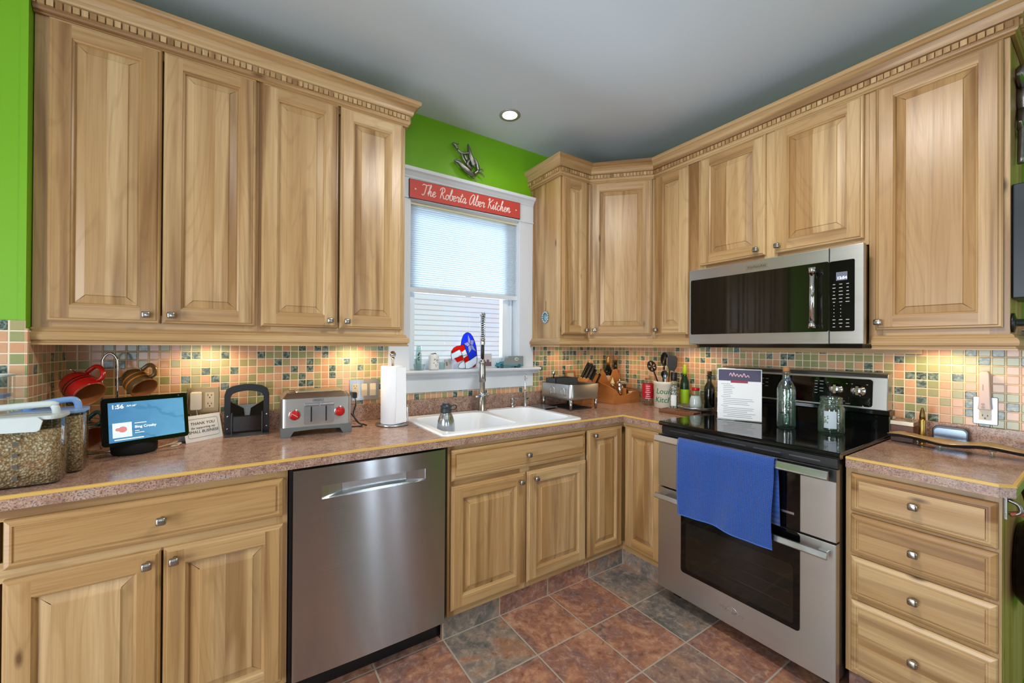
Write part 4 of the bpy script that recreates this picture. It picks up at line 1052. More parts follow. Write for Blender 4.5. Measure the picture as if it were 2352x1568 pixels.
# rim with two openings: built as a bridged plate
def rim_ring(x0, x1, y0, y1, r, z): return [m.v((p[0], p[1], z)) for p in rrect(x0, x1, y0, y1, r, 6)]
BL = (-1.760, -1.336, -.560, -.135); BR_ = (-1.296, -.972, -.560, -.120)
b1 = bowl(*BL, ST, .735); b2 = bowl(*BR_, ST, .775)
mid = -1.316
def half(x0, x1, hole, inner_left):
    o = rim_ring(x0, x1, SY0 + .008, SY1 - .008, .0005 if False else .012, ST)
    n_ = len(o)
    for k in range(n_): m.f((o[k], o[(k + 1) % n_], hole[(k + 1) % n_], hole[k]), None, .5, False)
half(SX0 + .008, mid, b1, False); half(mid, SX1 - .008, b2, True)
oc = [rim_ring(SX0 + .008, SX1 - .008, SY0 + .008, SY1 - .008, .03, ST), rim_ring(SX0 + .002, SX1 - .002, SY0 + .002, SY1 - .002, .034, ST - .003), rim_ring(SX0, SX1, SY0, SY1, .036, CZ1 + .0004)]
for a, b in zip(oc, oc[1:]):
    for k in range(len(a)): m.f((a[k], a[(k + 1) % len(a)], b[(k + 1) % len(a)], b[k]), None, .5, True)
for a, b in ((-.05, .05),): m.quad([(mid + a * .6, SY0 + .008, ST - .0002), (mid + b * .6, SY0 + .008, ST - .0002), (mid + b * .6, SY0 + .05, ST - .0002), (mid + a * .6, SY0 + .05, ST - .0002)]); m.quad([(mid + a * .6, SY1 - .06, ST - .0002), (mid + b * .6, SY1 - .06, ST - .0002), (mid + b * .6, SY1 - .008, ST - .0002), (mid + a * .6, SY1 - .008, ST - .0002)])
m.build('basin', M_porcelain, t, normals=False)
for (x0, x1, y0, y1), zb in ((BL, .735), (BR_, .775)):
    m = MB(TR((x0 + x1) / 2, (y0 + y1) / 2, zb)); m.lathe([(.045, .001), (.043, .003), (.030, .0015), (.001, .0008)], 24); m.build('drain', M_steelb, t)
t = thing('sink_grid', 'wire rack lying in the right sink bowl', 'rack', (-1.134, -.34, .777))
m = MB()
for k in range(7):
    x = -1.24 + k * .0333; m.tube([(x, -.50, .835), (x, -.18, .835)], .0022, 6)
for y in (-.50, -.34, -.18): m.tube([(-1.24, y, .838), (-1.04, y, .838)], .0028, 6)
for x in (-1.24, -1.04):
    for y in (-.49, -.19): m.tube([(x, y, .836), (x, y, .7795)], .003, 6)
m.build('grid', M_steelb, t)
t = thing('faucet', 'tall chrome spring neck pull-down faucet behind the sink', 'faucet', (-1.297, -.098, ST), rz=0)
fd = Vector((-.506, -.862, 0)).normalized()
def fp(d, z, s=0): return (fd.x * d - fd.y * s, fd.y * d + fd.x * s, z)
m = MB(); m.lathe([(.030, 0), (.030, .004), (.0245, .007), (.0245, .075), (.022, .08), (.022, .10), (.020, .12), (.0165, .125), (.0165, .30), (.012, .31), (.012, .47)], 26); m.build('column', M_nickel, t, local=True)
m = MB(); m.rbox(-.052, .040, -.016, .016, .086, .094, .014, axis=2); m.tube(smooth_path([(.0, 0, .094), (.02, -.004, .100), (.045, -.006, .103)], 4), .006, 8); m.lathe([(.024, .094), (.022, .104), (.008, .108)], 20); m.build('lever_handle', M_chrome, t, local=True)
m = MB(); arc = [fp(0, .46)] + [fp(.052 - .052 * math.cos(a), .50 + .090 * math.sin(a) + .0) for a in [PI * k / 14 for k in range(15)]] + [fp(.104, .47), fp(.104, .44)]
arc = smooth_path(arc, 2); m.tube(arc, .0075, 8); hose = m.build('inner_hose', M_dark, t, local=True)
m = MB(); pts = []
L = [Vector(p) for p in arc]; N = 26 * 14
seg = [0]
for a, b in zip(L, L[1:]): seg.append(seg[-1] + (b - a).length)
for k in range(N + 1):
    s = seg[-1] * k / N; i = max(0, min(len(L) - 2, next((j for j in range(len(seg) - 1) if seg[j + 1] >= s), len(L) - 2)))
    f = (s - seg[i]) / max(1e-9, seg[i + 1] - seg[i]); p = L[i].lerp(L[i + 1], f); tg = (L[i + 1] - L[i]).normalized()
    sd = Vector((-fd.y, fd.x, 0)); up_ = tg.cross(sd).normalized(); a = 2 * PI * 26 * k / N
    pts.append(p + (sd * math.cos(a) + up_ * math.sin(a)) * .0145)
m.tube(pts, .0024, 5); m.build('spring', M_chrome, t, local=True)
def vl(m, d, z0, prof): m.M = TR(*fp(d, z0)); m.lathe(prof, 22); m.M = I4
m = MB(); vl(m, .104, .405, [(.0135, 0), (.0145, .004), (.0145, .036), (.012, .04)]); m.build('collar', M_chrome, t, local=True)
m = MB(); vl(m, .104, .320, [(.0085, 0), (.0085, .09)]); m.build('hose_end', M_black, t, local=True)
m = MB(); vl(m, .104, .185, [(.0165, 0), (.0205, .006), (.0205, .05), (.0185, .09), (.0165, .128), (.010, .138)]); head = m.build('spray_head', M_nickel, t, local=True)
m = MB()
for z, h in ((.205, .040), (.255, .016)): m.M = TR(*fp(.1245, z)) @ axis_m((0, 0, 0), (0, 0, 1)) ; m.rbox(-.006, .006, -.004, .004, 0, h, .0035, axis=2)
m.build('spray_buttons', M_black, head, local=True)
m = MB(); m.tube([fp(.012, .30), fp(.085, .30)], .006, 8); m.M = TR(*fp(.104, .295)); m.lathe([(.021, 0), (.0225, .002), (.0225, .010), (.021, .012)], 22, False, False); m.M = I4; m.build('holder_arm', M_nickel, t, local=True)
t = thing('soap_dispenser', 'short chrome soap dispenser on the sink deck right of the faucet', 'soap dispenser', (-1.062, -.088, ST), rz=0)
m = MB(); m.lathe([(.017, 0), (.017, .004), (.012, .008), (.011, .045), (.013, .048), (.013, .062), (.010, .065)], 20); m.build('base', M_nickel, t, local=True)
m = MB(); m.tube(smooth_path([(0, 0, .058), (.02, -.006, .060), (.045, -.014, .056)], 4), .0045, 8); m.build('spout', M_nickel, t, local=True)
t = thing('filter_tap', 'slim chrome drinking water tap at the right end of the sink deck', 'faucet', (-.965, -.095, ST), rz=0)
m = MB(); m.lathe([(.016, 0), (.016, .003), (.0125, .006), (.011, .05), (.008, .055), (.006, .10), (.0045, .105)], 20); m.build('base', M_nickel, t, local=True)
m = MB(); m.tube(smooth_path([(0, 0, .10), (0, 0, .185), (-.008, -.014, .208), (-.022, -.038, .212), (-.032, -.055, .198), (-.034, -.059, .185)], 5), .0042, 10); m.build('neck', M_chrome, t, local=True)
m = MB(); m.tube([(.009, 0, .045), (.022, -.008, .055)], .004, 8); m.build('lever', M_black, t, local=True)
t = thing('water_bottle', 'steel water bottle with black loop cap standing in the left sink bowl', 'bottle', (-1.655, -.335, .7425), rz=0)
m = MB(); m.lathe([(.042, 0), (.046, .006), (.046, .165), (.043, .19), (.033, .218), (.028, .226), (.028, .236)], 30); m.build('body', M_steelb, t, local=True)
m = MB(); m.lathe([(.029, .232), (.030, .236), (.030, .243), (.028, .246), (.028, .258), (.030, .260), (.030, .268), (.020, .274), (.018, .280), (.001, .281)], 28); cap = m.build('cap', plain('bottle_cap_grey', '2b3338', .4), t, local=True)
m = MB(); m.tube(smooth_path([(.026, 0, .262), (.045, -.004, .268), (.058, -.006, .258), (.050, -.004, .246), (.030, 0, .244)], 5), .003, 6); m.build('loop', M_black, cap, local=True)
t = thing('sponge', 'blue cleaning sponge in the left corner of the left sink bowl', 'sponge', (-1.722, -.24, .745)); m = MB(TR(-1.706, -.235, .80, ry=.12)); m.rbox(-.012, .012, -.07, .07, -.055, .075, .012, axis=0); m.build('sponge', plain('blue_sponge', '2f66c8', .9, bump=1.0), t)

# paper towels
t = thing('paper_towel_holder', 'chrome paper towel holder with ball finial left of the sink', 'holder', (-1.897, -.205, CTOP), rz=0)
m = MB(); m.lathe([(.080, 0), (.080, .004), (.074, .008), (.020, .010), (.001, .010)], 36); m.tube([(.080 * math.cos(a), .080 * math.sin(a), .005) for a in [2 * PI * k / 30 for k in range(30)]], .005, 8, True); m.build('base', M_steelb, t, local=True)
m = MB(); m.lathe([(.007, .008), (.007, .335), (.010, .338), (.010, .345)], 16); m.lathe([(.006, .345), (.014, .352), (.017, .362), (.014, .372), (.006, .378), (.001, .379)], 20); m.build('rod', M_chrome, t, local=True)
m = MB(); m.tube(smooth_path([(.058, -.060, .008), (.058, -.060, .09), (.062, -.052, .100), (.066, -.044, .09), (.066, -.044, .008)], 4), .0035, 8); m.build('side_arm', M_chrome, t, local=True)
t = thing('paper_towel_roll', 'roll of white paper towels on the chrome holder', 'paper towels', (-1.897, -.205, CZ1 + .011), rz=0)
m = MB(); m.lathe([(.058, 0), (.0595, .002), (.0595, .290), (.058, .292), (.020, .292), (.018, .288), (.018, .004), (.02, 0)], 40, False, False); m.build('roll', M_ptowel, t, local=True)
m = MB(); m.prism([(-.004, .005), (.052, .008), (.048, .285), (.001, .287)], -.0625, -.0615, 1); m.M = Matrix.Rotation(.1, 4, 'Z'); m.build('loose_sheet', M_ptowel, t, local=True)

# ------------------------------------------------------------------ left end of the worktop
def container(label, x0, x1, y0, y1, zt, lidm, fill, flap=False):
    t = thing('food_container', label, 'container', ((x0 + x1) / 2, (y0 + y1) / 2, CZ1), 'clear food containers')
    z0 = CZ1 + .0005
    m = MB(); r = .022
    P = rrect(x0, x1, y0, y1, r, 6); Q = rrect(x0 + .003, x1 - .003, y0 + .003, y1 - .003, r, 6)
    a = [m.v((p[0], p[1], z0 + .004)) for p in Q]; b = [m.v((p[0], p[1], z0 + .012)) for p in P]; c = [m.v((p[0], p[1], zt)) for p in P]
    n = len(P)
    for A, B in ((a, b), (b, c)):
        for k in range(n): m.f((A[k], A[(k + 1) % n], B[(k + 1) % n], B[k]), None, .5, True)
    m.f(a[::-1]); m.build('body', M_clear, t)
    m = MB(); m.prism(rrect(x0 - .003, x1 + .003, y0 - .003, y1 + .003, r + .003, 6), zt - .002, zt + .010, 2); m.build('lid', lidm, t, bevel=.003)
    yc = (y0 + y1) / 2
    m = MB(); xr = x1 - .018; m.tube(smooth_path([(xr, yc, zt + .008), (xr - .004, yc, zt + .030), (xr - .022, yc, zt + .038), (x0 + .05, yc, zt + .026), (x0 + .02, yc, zt + .01)], 6), [.006] * 25, 8, flat=1.6); m.build('lid_handle', lidm, t)
    if flap:
        m = MB(); m.prism([(x0 + .045, zt + .008), (x1 - .040, zt + .008), (x1 - .030, zt - .004), (x1 - .036, zt - .030), (x1 - .044, zt - .034), (x0 + .05, zt - .030), (x0 + .04, zt - .022)], y0 - .008, y0 - .004, 1); m.build('lid_flap', lidm, t, bevel=.001)
    return t
c1 = container('front clear food container of granola with frosted grey flap lid, countertop left end', -3.250, -3.003, -.568, -.470, 1.105, M_lid, None, True)
c2 = container('clear food container of granola with pale blue lid, behind the frosted lid container', -3.140, -2.982, -.458, -.368, 1.105, M_bluecl, None)
m = MB(TR(0, 0, 0))
for k in range(5): m.M = TR(-3.088, -.5694, .944 + k * .032, rx=PI / 2); m.lathe([(.0002, 0), (.0068, 0)], 16, False, False, sx=.8)
m.build('level_dots', plain('dot_dark', '4a463c', .6), c1)
for k, (x0, x1, y0, y1, zt) in enumerate(((-3.246, -3.007, -.564, -.474, 1.068), (-3.136, -2.986, -.454, -.372, 1.088))):
    m = MB(); P = rrect(x0, x1, y0, y1, .02, 6); n = len(P)
    lo_ = [m.v((p[0], p[1], CZ1 + .006)) for p in P]; hi = [m.v((p[0], p[1], zt + .006 * math.sin(i * 1.7))) for i, p in enumerate(P)]
    for i in range(n): m.f((lo_[i], lo_[(i + 1) % n], hi[(i + 1) % n], hi[i]), None, .5, True)
    m.f(lo_[::-1]); m.f(hi)
    tag(m.build('granola', M_gran), ('granola filling the front container with the grey flap lid', 'granola filling the container with the pale blue lid')[k], 'cereal', kind='stuff')
t = thing('food_container', 'taller empty clear container with blue lid at the left edge behind the granola', 'container', (-3.2, -.41, CZ1), 'clear food containers')
m = MB(); P = rrect(-3.300, -3.150, -.460, -.365, .012, 5); n = len(P)
a = [m.v((p[0], p[1], CZ1 + .001)) for p in P]; b = [m.v((p[0], p[1], 1.225)) for p in P]
for k in range(n): m.f((a[k], a[(k + 1) % n], b[(k + 1) % n], b[k]), None, .5, True)
m.f(a[::-1]); m.build('body', M_clear, t)
m = MB(); m.tube([(p[0], p[1], 1.225) for p in P], .0035, 6, True); m.build('rim', M_lid, t)
m = MB(); m.prism(rrect(-3.293, -3.157, -.453, -.372, .01, 4), 1.158, 1.168, 2); m.build('inner_lid', M_bluecl, t)

t = thing('mug_tree', 'chrome wire mug tree in the corner behind the smart display', 'mug rack', (-2.985, -.125, CTOP), rz=0)
m = MB(); m.tube(smooth_path([(-.07, -.05, .004), (.07, -.05, .004), (.07, .06, .004), (-.07, .06, .004)], 4, True), .004, 8, True)
m.tube(smooth_path([(-.022, .0, .004), (-.022, 0, .30), (-.018, 0, .352), (0, 0, .370), (.018, 0, .352), (.022, 0, .30), (.022, 0, .004)], 6), .0042, 8); m.build('stand', M_chrome, t, local=True)
for (x, y, z), (dx, dy, dz) in (((-.022, 0, .27), (-.075, -.055, .045)), ((.022, 0, .27), (.085, -.035, .045)), ((-.022, 0, .12), (-.07, -.06, .03)), ((.022, 0, .13), (.06, -.055, .045))):
    m = MB(); m.tube(smooth_path([(x, y, z), (x + dx * .5, y + dy * .5, z + dz * .45), (x + dx, y + dy, z + dz)], 4), .0034, 8); m.build('hook', M_chrome, t, local=True)
def mug(label, P, axis, up, m_out, m_in, bands, r=.046, h=.092):
    M = axis_m(P, axis, up) @ TR(0, 0, -h)
    t = thing('mug', label, 'mug', P, 'mugs on the mug tree')
    m = MB(M); m.lathe([(.002, 0), (r * .62, .0), (r * .80, .010), (r * .95, .030), (r, .05), (r * .985, h - .004), (r * .97, h), (r * .93, h - .001)], 36, False, False); m.build('body', m_out, t)
    m = MB(M); m.lathe([(r * .975, h + .0005), (r * .955, h + .0012), (r * .92, h), (r * .90, h - .006), (r * .88, .03), (r * .6, .010), (.001, .008)], 36, False, False); m.build('inside', m_in, t)
    m = MB(M); m.tube(smooth_path([(r * .95, 0, h * .80), (r * 1.35, 0, h * .86), (r * 1.72, 0, h * .62), (r * 1.62, 0, h * .34), (r * .97, 0, h * .26)], 6), .0075, 10); m.build('handle', m_out, t)
    for z, mm in bands:
        m = MB(M); m.lathe([(r * 1.001, z), (r * 1.012, z + .0025), (r * 1.001, z + .005)], 36, False, False); m.build('band', mm, t)
mug('red mug with dark bands hanging at the upper left of the mug tree', (-3.012, -.245, 1.140), (.62, -.58, -.52), (.25, .2, 1), M_redglz, M_terra, ((.045, plain('dark_band', '2a0d0a', .3)), (.056, plain('dark_band', '2a0d0a', .3))), r=.050, h=.100)
mug('olive brown mug hanging at the upper right of the mug tree', (-2.872, -.195, 1.150), (.55, -.60, -.55), (.5, .0, 1), M_brnglz, M_terra, ((.04, M_orange), (.06, M_orange)), r=.045)
mug('teal and orange mug hanging low on the mug tree behind the smart display', (-3.010, -.255, .985), (.55, -.62, -.42), (.6, .1, 1), M_tealglz, M_terra, ((.050, M_orange), (.068, M_orange), (.080, M_orange)), r=.046)

# smart display
t = thing('smart_display', 'black smart display with a lit blue screen showing 1:56 on the countertop', 'smart display', (-2.893, -.232, CZ1))
m = MB(TR(-2.893, -.232, CTOP)); m.lathe([(.060, 0), (.066, .006), (.068, .030), (.064, .060), (.052, .075), (.001, .078)], 36, sy=.85); m.build('base', plain('charcoal_fabric', '121315', .8, bump=.4), t)
ang = math.atan2(.098, .240)
DM = TR(-2.852, -.262, 1.043, rz=ang) @ TR(0, 0, 0, rx=-.20)
m = MB(DM); m.rbox(-.1255, .1255, 0, .012, -.086, .086, .012, axis=1); sc_ = m.build('screen_housing', M_blackgloss, t, bevel=.001)
m = MB(DM); m.box((-.03, .010, -.06), (.03, .045, -.01)); m.build('neck', M_black, t)
def scr():
    q = NT('lit_blue_screen'); c = q.sep(q.coord('UV'))
    nz = q.noise(q.xyz(q.math('MULTIPLY', c[0], 1.4), c[1], 0.0), 1.6, 2, .5, 1.5)
    col = q.mix(q.math('ADD', q.math('MULTIPLY', c[0], .55), q.math('MULTIPLY', nz, .5), True), lin('4a86bd'), lin('7cc6ee'))
    wv = q.math('SINE', q.math('ADD', q.math('MULTIPLY', c[0], 7.0), q.math('ADD', q.math('MULTIPLY', c[1], 9.0), q.math('MULTIPLY', nz, 8.0))))
    col = q.mix(q.ramp(wv, [(.90, 0.0), (.99, .35)]), col, lin('3a7fae'))
    b = q.bsdf((0, 0, 0), .1); q.l(col, b.inputs['Emission Color']); b.inputs['Emission Strength'].default_value = .95
    return q.m
m = MB(DM); y = -.0012
m.quad([(-.108, y, -.074), (.112, y, -.070), (.112, y, .068), (-.108, y, .068)], [(0, 0), (1, 0), (1, 1), (0, 1)]); m.build('screen', scr(), sc_, normals=False)
M_scrw = glow('screen_white', 'f4f8ff', 1.0)
def stext(s, size, u, w, al='LEFT', bold=0):
    q = MB(); text_into(q, s, size, DM @ Matrix.Translation((u, -.0018, w)) @ Matrix.Rotation(PI / 2, 4, 'X'), align=al, bold=bold); return q
q = stext('1:56', .020, -.100, .052, bold=.0004); text_into(q, 'AM 60\u00b0', .009, DM @ Matrix.Translation((-.058, -.0018, .053)) @ Matrix.Rotation(PI / 2, 4, 'X'), align='LEFT')
text_into(q, 'Bing Crosby', .0125, DM @ Matrix.Translation((-.038, -.0018, -.026)) @ Matrix.Rotation(PI / 2, 4, 'X'), align='LEFT', bold=.0002)
for u, w, l, h in ((-.038, -.012, .034, .0022), (-.038, -.040, .013, .002), (-.038, -.047, .026, .002), (-.094, -.0655, .080, .0032)): q.M = DM; q.box((u, -.0022, w - h / 2), (u + l, -.0018, w + h / 2))
q.build('screen_text', M_scrw, sc_)
m = MB(DM); m.box((-.098, -.0020, -.058), (-.046, -.0013, -.006)); m.build('album_cover', glow('album_pale_blue', 'cfeaf6', .95), sc_)
m = MB(DM @ TR(-.071, -.0021, -.030, rx=PI / 2)); m.lathe([(.0003, 0), (.012, 0)], 20, False, False, sx=1.0, sy=.9); m.M = DM @ TR(-.084, -.00215, -.029, rx=PI / 2); m.lathe([(.0003, 0), (.006, 0)], 12, False, False, sx=1.2); m.build('album_art', glow('album_art_rose', 'c77a78', .9), sc_)
m = MB(DM @ TR(.098, -.0004, .078, rx=PI / 2)); m.lathe([(.0003, .0004), (.003, .0004)], 14, False, False); m.build('camera_lens', M_dark, sc_)

# outlets
def plate(M, w, h, label, loc, mt):
    t = thing('outlet_plate', label, 'outlet', loc)
    m = MB(M); m.prism(rrect(-w / 2, w / 2, -h / 2, h / 2, .004, 3), .0, .005, 1); m.build('plate', mt, t, bevel=.002); return t
def receptacle(t, M, x, z0=0):
    m = MB(M @ TR(x, .005, z0)); m.rbox(-.0165, .0165, 0, .003, -.034, .034, .003, axis=1); r = m.build('receptacle', M_almond, t)
    m = MB(M @ TR(x, .008, z0))
    for z in (-.019, .019):
        m.box((-.008, 0, z), (-.0055, .0006, z + .008)); m.box((.0055, 0, z), (.008, .0006, z + .007)); m.box((-.0022, 0, z - .010), (.0022, .0006, z - .005))
    m.build('slots', M_black, r)
def rocker(t, M, x):
    m = MB(M @ TR(x, .005, 0)); m.prism([(0, -.033), (.003, -.033), (.0065, 0), (.002, .033), (0, .033)], -.0155, .0155, 0); m.build('rocker_switch', M_almond, t)
M_goldpl = plain('brushed_champagne_plate', 'b9a27c', .35, .8)
PM1 = FA @ TR(-2.699, .006, 1.071)
t = plate(PM1, .116, .116, 'two gang metal outlet plate with white adapter, behind the thank you card', (-2.699, -.006, 1.071), M_goldpl); receptacle(t, PM1, .023)
t = thing('power_adapter', 'white square power adapter plugged into the outlet above the thank you card', 'adapter', (-2.722, -.03, 1.07))
m = MB(FA @ TR(-2.724, .0115, 1.071)); m.rbox(-.021, .021, 0, .030, -.039, .039, .006, axis=1); m.build('adapter_body', M_whitep, t, bevel=.003)
m = MB(); m.tube(smooth_path([(-2.722, -.03, 1.032), (-2.720, -.036, 1.0), (-2.735, -.06, .955), (-2.77, -.10, .920), (-2.80, -.16, .917), (-2.765, -.19, .917), (-2.79, -.21, .918), (-2.76, -.165, .919), (-2.80, -.18, .920), (-2.83, -.20, .917)], 6), .0018, 6); m.build('cord', M_whitep, t)
PM2 = FA @ TR(-1.990, .006, 1.080)
t = plate(PM2, .158, .114, 'three gang metal plate with outlet and two switches behind the paper towels', (-1.990, -.006, 1.080), plain('brushed_silver_plate', 'b9bec2', .3, .9)); receptacle(t, PM2, -.050); rocker(t, PM2, -.003); rocker(t, PM2, .044)
PM3 = FB @ TR(1.936, .006, 1.072)
t = plate(PM3, .066, .112, 'chrome single outlet plate on the tile right of the oven range', (-.006, -1.936, 1.072), plain('satin_plate', '9aa0a8', .32, 1.0)); receptacle(t, PM3, 0, -.004)
t = thing('plug_in_light', 'pale pink translucent plug-in night light in the chrome outlet plate', 'night light', (-.03, -1.936, 1.15))
m = MB(FB @ TR(1.936, .0142, 0)); m.prism([(-.017, 1.078), (.019, 1.078), (.017, 1.10), (.014, 1.222), (.010, 1.232), (-.010, 1.232), (-.013, 1.222), (-.014, 1.10)], 0, .028, 1); m.build('body', plain('pale_pink_plastic', 'ecd5d0', .35, Transmission_Weight=.2), t, bevel=.003)
m = MB(FB @ TR(1.934, .0424, 1.095)); m.rbox(-.0015, .0015, 0, .0006, .060, .085, .001, axis=1)
for z in (0, .012): m.M = FB @ TR(1.934, .0424, 1.088 + z, rx=-PI / 2); m.lathe([(.0002, 0), (.005, 0), (.005, .001)], 14)
m.build('button', plain('pink_grey', 'b8a8a4', .5), t)

# card
M_card = plain('card_white', 'dfe2e6', .7, var=.01)
ca = math.atan2(.083, .123)
CM_ = TR(-2.684, -.128, CZ1 + .0005, rz=ca)
t = thing('thank_you_card', 'white folded thank you card standing beside the smart display', 'card', (-2.684, -.128, CZ1))
m = MB(CM_); m.prism([(0, 0), (.0012, 0), (.0282, .103), (.0552, 0), (.0564, 0), (.0287, .1055), (.0277, .1055)], -.074, .074, 0); m.build('card', M_card, t)
TM = CM_ @ Matrix.Rotation(-math.atan2(.0277, .1055), 4, 'X') @ Matrix.Rotation(PI / 2, 4, 'X')
m = MB()
for s, z, sz in (('THANK YOU', .074, .0165), ('for supporting my', .056, .0130), ('SMALL BUSINESS', .039, .0160)): text_into(m, s, sz, TM @ TR(0, z, .0006), shear=.15)
m.build('lettering', M_ink, t)
m = MB(TM @ TR(0, 0, .0006)); m.tube([(p[0], p[1], 0) for p in rrect(-.062, .062, .016, .094, .008, 4)], .0005, 4, True); m.build('border_line', M_ink, t)

# bagel slicer
t = thing('bagel_slicer', 'black guillotine bagel slicer with steel blade left of the toaster', 'slicer', (-2.532, -.075, CTOP), rz=-.03)
m = MB(); fr = [(-.087, 0)] + [(-.087, .18), (-.080, .205)] + [(-.06 + .12 * k / 8, .218 + .010 * math.sin(PI * k / 8)) for k in range(9)] + [(.080, .205), (.087, .18), (.087, 0)]
inn = [(.064, 0), (.064, .17), (.056, .185)] + [(.04 - .08 * k / 6, .192 + .006 * math.sin(PI * k / 6)) for k in range(7)] + [(-.056, .185), (-.064, .17), (-.064, 0)]
poly = fr + inn
for k in range(len(fr) - 1):
    j = len(inn) - 1 - int(round(k * (len(inn) - 1) / (len(fr) - 1))); j2 = len(inn) - 1 - int(round((k + 1) * (len(inn) - 1) / (len(fr) - 1)))
    q = [fr[k], fr[k + 1], inn[j2], inn[j]]
    for yy in (-.012, .012): m.quad([(p[0], yy, p[1]) for p in q])
    m.quad([(fr[k][0], -.012, fr[k][1]), (fr[k + 1][0], -.012, fr[k + 1][1]), (fr[k + 1][0], .012, fr[k + 1][1]), (fr[k][0], .012, fr[k][1])]); m.quad([(inn[j][0], -.012, inn[j][1]), (inn[j2][0], -.012, inn[j2][1]), (inn[j2][0], .012, inn[j2][1]), (inn[j][0], .012, inn[j][1])])
m.build('frame', M_black, t, local=True)
m = MB(); m.prism([(-.064, .006), (.064, .006), (.064, .150), (.030, .128), (.014, .118), (.010, .085), (-.010, .085), (-.014, .118), (-.030, .128), (-.064, .150)], -.007, -.004, 1); m.build('front_guard', pane('smoked_plastic', '5a5450', 1.5, .05), t, local=True)
m = MB(); m.prism([(-.058, .135), (.058, .135), (.020, .112), (.012, .078), (-.012, .078), (-.020, .112)], -.002, .000, 1); m.build('blade', M_grey, t, local=True)
m = MB(); m.box((-.085, -.055, 0), (.085, .05, .006)); m.box((-.060, -.05, .006), (-.056, .045, .10)); m.box((.056, -.05, .006), (.060, .045, .10)); m.build('base', M_dark, t, local=True)
for x in (-.075, .075):
    for z in (.03, .085): m = MB(TR(x, -.012, z, rx=PI / 2)); m.lathe([(.005, 0), (.004, .002), (.001, .0025)], 12); m.build('screw', M_steelb, t, local=True)

# toaster
t = thing('toaster', 'stainless steel toaster with two red knobs on the countertop', 'toaster', (-2.259, -.178, CTOP), rz=-.05)
TH = .150
m = MB(); m.rbox(-.147, .147, -.090, .090, .042, .168, .020, axis=2); m.build('body', M_steel_h, t, local=True)
m = MB(); m.prism(rrect(-.147, .147, -.090, .090, .02, 5), .168, .1681, 2)
P = rrect(-.147, .147, -.090, .090, .02, 5); Q = rrect(-.125, .125, -.066, .075, .012, 5); a = [m.v((p[0], p[1], .168)) for p in P]; b = [m.v((p[0], p[1], .192)) for p in Q]
for k in range(len(P)): m.f((a[k], a[(k + 1) % len(P)], b[(k + 1) % len(P)], b[k]), None, .5, False)
m.f(b); m.build('top', M_steelb, t, local=True)
for y in (-.030, .036): m = MB(); m.rbox(-.112, .112, y - .013, y + .013, .1915, .1926, .006, axis=2); m.build('slot', M_black, t, local=True)
m = MB(); m.rbox(-.090, .108, -.060, .072, .1928, .197, .010, axis=2); m.build('crumb_cover', plain('warm_steel', 'c9bfa4', .3, 1.0), t, local=True)
m = MB()
for sx in (-1, 1): m.prism([(sx * .148, 0), (sx * .110, 0), (sx * .096, .024), (sx * .0, .028), (sx * .0, .042), (sx * .148, .042)], -.092, .092, 1)
m.build('feet', plain('pewter_grey_plastic', '666a6a', .45), t, local=True)
for x, dz in ((-.093, -.004), (.094, .0)):
    m = MB(TR(x, -.0895, .102 + dz, rx=PI / 2)); m.lathe([(.0245, 0), (.0245, .004), (.0215, .006)], 28, True, True); k = m.build('knob_ring', M_chrome, t, local=True)
    m = MB(TR(x, -.0895, .102 + dz, rx=PI / 2)); m.lathe([(.0205, .003), (.0205, .016), (.018, .019), (.001, .0195)], 28); m.build('red_knob', M_red, t, local=True)
m = MB(TR(-.093, -.1092, .098, ry=.6)); m.box((-.016, -.0006, -.0012), (.014, .0004, .0012)); m.build('knob_mark', plain('pink_mark', 'e69a96', .4), t, local=True)
m = MB(); m.rbox(-.056, .070, -.0925, -.089, .052, .148, .008, axis=1); lv = m.build('lever_panel', M_steelb, t, local=True)
for x in (-.026, .036): m = MB(); m.box((x - .003, -.0932, .062), (x + .003, -.092, .130)); m.build('lever_track', M_black, lv, local=True)
for x0, x1 in ((-.053, .004), (.010, .067)): m = MB(); m.rbox(x0, x1, -.104, -.092, .132, .144, .004, axis=0); m.build('lever', M_steelb, t, local=True)
m = MB(); m.box((-.022, -.0912, .151), (.026, -.0895, .165)); text_into(m, 'WOLF', .011, TR(.0, -.0914, .158, rx=PI / 2), mi=1); m.build('badge', [M_steelb, M_ink], t, local=True)
m = MB(); m.M = Matrix.Identity(4)
m.tube(smooth_path([(.145, .03, .085), (.170, .025, .060), (.195, .015, .025), (.215, .005, .006), (.190, .0, .005), (.160, .01, .005), (.150, .03, .005)], 6), .0035, 8)
m.tube(smooth_path([(.203, .148, .135), (.205, .12, .10), (.19, .11, .05), (.205, .06, .012), (.225, .02, .008), (.235, .0, .006)], 6), .0035, 8)
m.rbox(.193, .213, .135, .170, .128, .158, .004, axis=1); m.build('cord', M_black, t, local=True)

